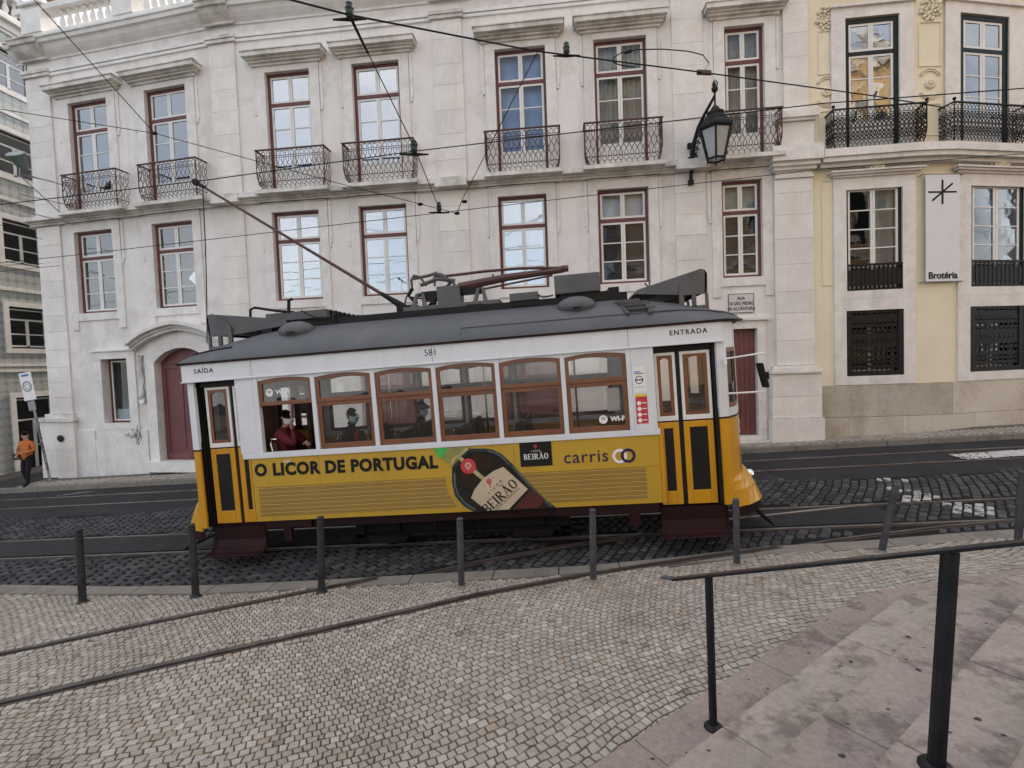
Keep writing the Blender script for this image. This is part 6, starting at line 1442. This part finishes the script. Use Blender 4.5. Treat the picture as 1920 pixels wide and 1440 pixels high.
# seated passengers (tram coordinates)
def T(u, v, w_): return tuple(TM @ Vector((u, v, w_)))
def sitter(u, v, hw, top, label, mask, hat=None, turn=0., hand_chin=False, big=1.):
    """hw = head-centre height above the rail; faces along the tram"""
    b = hw-.78; f = .10
    jj = {'pel': (u, v, b+.12), 'bel': (u+.01, v, b+.28), 'che': (u+.02, v, b+.48), 'nek': (u+.04, v, b+.64), 'chi': (u+.07, v, b+.70), 'hed': (u+.075, v, b+.79),
          'sl': (u+.01, v-.18*big, b+.56), 'sr': (u+.01, v+.18*big, b+.56), 'hl': (u+.05, v-.09, b+.09), 'kl': (u+.42, v-.10, b+.10), 'al': (u+.40, v-.10, b-.34), 'tl': (u+.52, v-.10, b-.38), 'hr': (u+.05, v+.09, b+.09), 'kr': (u+.42, v+.10, b+.10), 'ar': (u+.40, v+.10, b-.34), 'tr': (u+.52, v+.10, b-.38)}
    if hand_chin: jj.update({'el': (u+.27, v-.17, b+.36), 'wl': (u+.19, v-.06, b+.60), 'er': (u+.26, v+.20, b+.33), 'wr': (u+.36, v-.02, b+.36)})
    else: jj.update({'el': (u+.06, v-.22, b+.30), 'wl': (u+.28, v-.14, b+.22), 'er': (u+.06, v+.22, b+.30), 'wr': (u+.28, v+.14, b+.22)})
    rr = {'pel': (.16*big, .17*big), 'bel': (.14*big, .17*big), 'che': (.13*big, .17*big), 'nek': .055, 'chi': .066, 'hed': .092, 'sl': .08*big, 'sr': .08*big, 'el': .058*big, 'wl': .038, 'er': .058*big, 'wr': .038, 'hl': .10, 'kl': .075, 'al': .05, 'tl': .04, 'hr': .10, 'kr': .075, 'ar': .05, 'tr': .04}
    ee = [('pel', 'bel', 'top'), ('bel', 'che', 'top'), ('che', 'nek', 'top'), ('nek', 'chi', 'skin'), ('chi', 'hed', 'skin'), ('che', 'sl', 'top'), ('sl', 'el', 'top'), ('el', 'wl', 'top'), ('che', 'sr', 'top'), ('sr', 'er', 'top'), ('er', 'wr', 'top'), ('pel', 'hl', 'leg'), ('hl', 'kl', 'leg'), ('kl', 'al', 'leg'), ('al', 'tl', 'leg'), ('pel', 'hr', 'leg'), ('hr', 'kr', 'leg'), ('kr', 'ar', 'leg'), ('ar', 'tr', 'leg')]
    jw = {k: T(*p) for k, p in jj.items()}
    t = person('person', label, jw, ee, rr, {'top': top, 'skin': 'skin', 'leg': 'trousers_black'}, 'pel', 'tram passengers')
    face_bits(t, jw['hed'], (math.cos(turn), -math.sin(turn), -.08), .098, mask, hat=hat)
    if hand_chin: hand(t, jw['wl'], (-.3, .2, .9), (.5, .3, .2))
    else: hand(t, jw['wl'], (.9, .1, -.1), (0, 0, -1))
    hand(t, jw['wr'], (.7, -.5, .1), (0, 0, -1)); return t
sitter(-2.78, .40, 2.26, 'sweater_maroon', 'passenger in a maroon sweater and white mask at the open tram window', 'mask_white', turn=.35, hand_chin=True, big=1.12)
p2 = sitter(-1.78, .66, 2.20, 'coat_dark', 'passenger in a dark coat and blue mask behind the second tram window', 'mask_blue', turn=.45)
mb = MB(); c = Vector(T(-1.62, .60, 1.86)); mb.ball(c, .10, 8, (.55, 1.1, 1.3)); mb.build('red_scarf', 'top_red', p2, smooth=True)
sitter(-.90, 1.72, 2.14, 'coat_dark', 'passenger with a purple hat and blue mask behind the third tram window', 'mask_blue', hat='hat_purple', turn=.3)

# ================================================================== LAMP, FLOODLIGHT, SIGN, WIRES
lx, ly = 3.87, 13.0
lam = thing('wall_lantern', (3.35, 13.9, 7.0), 'black wall mounted street lantern on a scrolled bracket between palace windows', 'lantern')
mb = MB()
mb.tube([(3.48, 13.96, 7.12), (3.48, 13.86, 7.18), (3.49, 13.82, 7.5), (3.51, 13.84, 7.85), (3.53, 13.86, 8.1)], [.05, .05, .045, .05, .04], 8)
mb.tube([(3.50, 13.84, 7.55), (3.535, 13.72, 8.05), (3.61, 13.55, 8.38), (3.70, 13.33, 8.58), (3.79, 13.13, 8.74), (3.87, 13.0, 8.88)], [.06, .055, .045, .04, .035, .03], 8)
for k in range(6): 
    t = k/6; c = (3.50+.13*t, 13.80-.30*t, 7.42+.85*t); mb.tube([(c[0]+.07*math.cos(a*.9)*(1-a/14), c[1]-.05*math.cos(a*.9), c[2]+.09*math.sin(a*.9)*(1-a/14)) for a in range(11)], .016, 5)
for zz in (7.14, 7.72, 8.08): mb.box(3.42, 3.55, 13.84, 13.945, zz-.06, zz+.06)
mb.build('bracket', 'iron_black', lam)
mb = MB(); mb.tube([(lx, ly, 8.98), (lx, ly, 8.45)], .022, 7); mb.lathe((lx, ly, 8.95), [(.03, 0), (.075, .05), (.08, .10), (.045, .18), (.01, .26)], 8)
for k in range(3): mb.tube([(lx+.05*math.cos(k*2.1), ly+.05*math.sin(k*2.1), 9.05), (lx+.07*math.cos(k*2.1), ly+.07*math.sin(k*2.1), 9.16), (lx+.03*math.cos(k*2.1), ly+.03*math.sin(k*2.1), 9.24)], .015, 5)
mb.build('finial', 'iron_black', lam)
def hexr(r, z, n=6, ph=.26): return [(lx+r*math.cos(2*math.pi*k/n+ph), ly+r*math.sin(2*math.pi*k/n+ph), z) for k in range(n)]
mb = MB(); ri, ro, zb, zt = .215, .385, 7.36, 8.06; B, Tt = hexr(ri, zb), hexr(ro, zt)
for k in range(6):
    mb.tube([B[k], Tt[k]], .026, 5); mb.tube([B[k], B[(k+1) % 6]], .026, 5); mb.tube([Tt[k], Tt[(k+1) % 6]], .034, 5); mb.tube([B[k], (B[k][0], B[k][1], zb-.10)], [.02, .008], 5)
fr_ = mb.build('frame', 'iron_black', lam)
for k in range(6):
    mb = MB(); s_ = .97; j = (k+1) % 6; q = [B[k], B[j], Tt[j], Tt[k]]; q = [(lx+(p[0]-lx)*s_, ly+(p[1]-ly)*s_, p[2]) for p in q]; q2 = [(lx+(p[0]-lx)*.95, ly+(p[1]-ly)*.95, p[2]) for p in q]; mb.hexa(q, q2); recalc(mb.build('pane', 'lamp_glass', lam))
mb = MB(); mb.poly(hexr(ri*.95, zb+.005)[::-1]); mb.build('pane', 'lamp_glass', lam)
mb = MB(); R0 = [hexr(r, z) for r, z in ((.43, 8.07), (.40, 8.12), (.30, 8.30), (.21, 8.40), (.20, 8.47), (.13, 8.52), (.08, 8.60), (.02, 8.66))]
for a, b in zip(R0, R0[1:]):
    for k in range(6): j = (k+1) % 6; mb.poly([a[k], a[j], b[j], b[k]])
mb.poly(R0[0][::-1])
for (rr_, zz) in ((.43, 8.10), (.21, 8.42)):
    for k in range(6):
        a, b = hexr(rr_, zz)[k], hexr(rr_, zz)[(k+1) % 6]
        for i in range(6): t = (i+.5)/6; mb.tube([(a[0]+(b[0]-a[0])*t, a[1]+(b[1]-a[1])*t, zz-.01), (a[0]+(b[0]-a[0])*t, a[1]+(b[1]-a[1])*t, zz+.065)], [.016, .008], 4)
mb.build('roof', 'iron_black', lam)
# floodlight on the palace corner
fx, fy, fz_ = -15.35, 13.35, 8.95
fl = thing('floodlight', (-15.2, 13.9, 7.5), 'round green floodlight on a wire bracket at the palace corner', 'floodlight')
mb = MB(); ax = Vector((.1, -.55, .75)).normalized(); mb.tube([Vector((fx, fy, fz_))-ax*.30, Vector((fx, fy, fz_))-ax*.22, Vector((fx, fy, fz_))-ax*.05, Vector((fx, fy, fz_))+ax*.13, Vector((fx, fy, fz_))+ax*.16], [.10, .13, .17, .235, .245], 16); mb.build('housing', 'flood_green', fl, smooth=False)
mb = MB(); mb.tube([Vector((fx, fy, fz_))+ax*.162, Vector((fx, fy, fz_))+ax*.175], [.22, .20], 16); mb.build('lens', 'lamp_glass', fl)
mb = MB()
for q in ([(-15.5, 13.35, 8.55), (-14.95, 13.95, 8.50)], [(-14.95, 14.45, 8.58), (-14.95, 14.45, 7.35)], [(-15.5, 13.4, 8.0), (-14.95, 14.45, 7.95)], [(-15.4, 13.4, 7.5), (-14.95, 14.45, 7.40)], [(-15.35, 13.35, 8.65), (-15.35, 13.35, 8.5), (-15.0, 14.2, 7.6)], [(-15.45, 13.35, 8.6), (-14.95, 14.45, 8.52)], [(-15.35, 13.35, 8.60), (-15.35, 13.37, 8.85)]): mb.tube(q, .014, 6)
mb.build('bracket', 'steel_grey', fl)
# leaning restriction sign with a stickered post
sg_ = thing('road_sign', (-15.75, 13.85, z_road(-15.75, 13.85)+.12), 'leaning white road sign with a round emblem on a stickered post', 'road sign')
b0_ = Vector((-15.62, 13.80, z_road(-15.7, 13.8)+.12)); t0 = Vector((-16.10, 13.75, 2.75))
mb = MB(); mb.tube([b0_, t0], .032, 8); mb.build('post', 'steel_grey', sg_)
mb = MB(); d = t0-b0_; mb.tube([b0_+d*.12, b0_+d*.62], .0345, 8); mb.build('stickers', 'sticker_mix', sg_)
dn = d.normalized(); rt = Vector((1, 0, 0)); rt = (rt-dn*rt.dot(dn)).normalized(); ny = rt.cross(dn)
def plate(c, hw, hh, th, m, nm, lift=0.): 
    mb = MB(); mb.obox(c-Vector((0, .04+lift, 0)), rt*hw, Vector((0, th, 0)), dn*hh); return mb.build(nm, m, sg_)
c1 = b0_+d*.90; plate(c1, .20, .42, .008, 'print_white', 'plate'); plate(b0_+d*.72, .12, .14, .008, 'steel_grey', 'lower_plate'); plate(c1+dn*.34, .12, .03, .003, 'print_blue', 'plate_band', .012)
mb = MB(); n = 20
for (ra, rb_, m_) in ((.150, .128, 'print_navy'), (.085, .07, 'steel_grey')):
    A = [c1-Vector((0, .056, 0))+rt*(ra*math.cos(6.2832*i/n))+dn*(ra*1.05*math.sin(6.2832*i/n)) for i in range(n)]; B = [c1-Vector((0, .056, 0))+rt*(rb_*math.cos(6.2832*i/n))+dn*(rb_*1.05*math.sin(6.2832*i/n)) for i in range(n)]
    mb = MB(); 
    for i in range(n): j = (i+1) % n; mb.poly([A[i], A[j], B[j], B[i]])
    mb.build('emblem', m_, sg_)
# overhead wires
def wire(name, pts, r, label, cat='cable', m='rubber', sag=0., n=8):
    mb = MB(); q = []
    for a, b in zip(pts, pts[1:]):
        a, b = Vector(a), Vector(b)
        for k in range(n): t = k/n; q.append(a+(b-a)*t-Vector((0, 0, sag*4*t*(1-t))))
    q.append(Vector(pts[-1])); mb.tube(q, r, 6); return tag(mb.build(name, m), label, cat)
def px(x, y, Y):
    """photo pixel -> point on the vertical plane at distance Y (used once to survey the cable anchors)"""
    r = cF+cR*((x-960)/F_PX)-cU*((y-720)/F_PX); return CAM+r*(Y/r.y)
zc = lambda x: 6.30+.040*x
cw1 = wire('contact_wire', [(-30, 8.6, zc(-30)+.06), (-6.1, 8.6, zc(-6.1)), (-2.45, 8.6, 6.26), (4.2, 8.6, 6.49), (9, 8.6, 6.45), (24, 8.6, 6.9)], .0085, 'upper contact wire above the tram, touched by its trolley pole', 'wire')
cw2 = wire('contact_wire', [(-30, 11.9, zc(-30)+.02), (-12.4, 11.9, 5.75), (-1.6, 11.9, 6.25), (5.8, 11.9, 6.58), (9.8, 11.9, 6.6), (24, 11.9, 6.9)], .008, 'lower contact wire running across the palace facade below the balconies', 'wire')
f1 = wire('feeder_cable', [px(430, -30, 6.0), px(655, 28, 7.2), px(1000, 95, 9.2), px(1320, 136, 11.3), px(1640, 180, 13.2), px(1772, 202, 14.1)], .0135, 'thick feeder cable slanting down from the top to the yellow house')
s1 = wire('span_wire', [px(655, 28, 7.2), px(775, 272, 8.55), px(823, 390, 11.85)], .009, 'thin wire dropping from the feeder cable to the contact wire at centre left')
s1b = None
mb = MB(); mb.tube([px(655, 28, 7.19), px(690, 100, 7.55)], [.024, .018], 7); tag(mb.build('cable_sleeve', 'rubber'), 'black rubber sleeve on the thin wire under the bell insulator', 'sleeve')
s2 = wire('span_wire', [px(1008, 97, 9.25), px(865, 378, 11.8), px(857, 400, 11.85)], .009, 'thin wire slanting left from the feeder cable past the blue window')
s3 = wire('span_wire', [px(60, -5, 9), px(290, 250, 11.0)], .009, 'thin wire descending at top left across the palace cornice')
s4 = wire('span_wire', [px(-10, 203, 10.2), px(290, 250, 11.0), px(640, 345, 11.6), px(857, 400, 11.9)], .008, 'long thin wire sloping down from the left edge to the junction by the fourth window')
s5 = wire('span_wire', [px(-10, 418, 12), px(80, 449, 14.4)], .008, 'short wire anchored to the palace corner below the ledge')
s6 = wire('span_wire', [px(-10, 510, 12), px(112, 498, 14.3)], .008, 'lower of the two parallel wires anchored to the palace corner')
s7 = wire('span_wire', [px(-10, 498, 12), px(80, 494, 14.3)], .007, 'upper of the two parallel wires anchored to the palace corner')
# cable loop and its insulators on the feeder
mb = MB(); P = [(1320, 135), (1329, 118), (1318, 103), (1290, 96), (1240, 92), (1195, 93), (1165, 99), (1150, 108), (1150, 117), (1163, 122), (1190, 126)]; mb.tube([px(a, b, 11.3-(1320-a)*.0062) for a, b in P], .011, 6); mb.tube([px(1172, 99, 10.4), px(1184, 95, 10.45)], .03, 6); tag(mb.build('cable_loop', 'rubber'), 'slack cable loop hanging on the feeder cable left of the lantern', 'cable')
def insul(x, y, Y, label, bell=True):
    c = px(x, y, Y); t = thing('insulator', c, label, 'insulator')
    mb = MB(); mb.lathe(c, [(.035, -.10), (.06, -.06), (.055, .0), (.065, .03), (.045, .07), (.05, .10), (.02, .13)], 10); mb.build('bell', 'insulator', t, smooth=False)
    mb = MB(); mb.tube([(c.x-.25, c.y, c.z-.10), (c.x, c.y, c.z-.12), (c.x+.25, c.y, c.z-.14)], [.012, .028, .012], 6); mb.build('clamp', 'rubber', t)
insul(655, 20, 7.2, 'bell insulator on the feeder cable at top left of centre'); insul(1062, 92, 9.6, 'bell insulator on the feeder cable beside the blue window'); insul(776, 276, 8.6, 'insulator on the contact wire at the fourth balcony'); insul(823, 389, 11.9, 'small insulator hanging on the lower contact wire'); 
c = px(1320, 136, 11.3); mb = MB(); mb.obox(c, (.15, 0, -.02), (0, .04, 0), (0, 0, .045)); tag(mb.build('cable_clamp', 'iron_maroon', bevel=.02), 'dark rusty cable clamp on the feeder above the lantern', 'clamp')
for (a, b, Y, lb) in ((290, 250, 11.0, 'small black joint where two thin wires meet at left'), (857, 400, 11.9, 'small black wire joint right of the hanging insulator'), (788, 383, 11.85, 'small black strain joint left of the hanging insulator'), (871, 378, 11.75, 'small black strain joint on the wire slanting from the feeder')):
    c = px(a, b, Y); mb = MB(); mb.ball(c, .05, 8, (1.4, .8, .8)); tag(mb.build('wire_joint', 'rubber'), lb, 'wire joint')
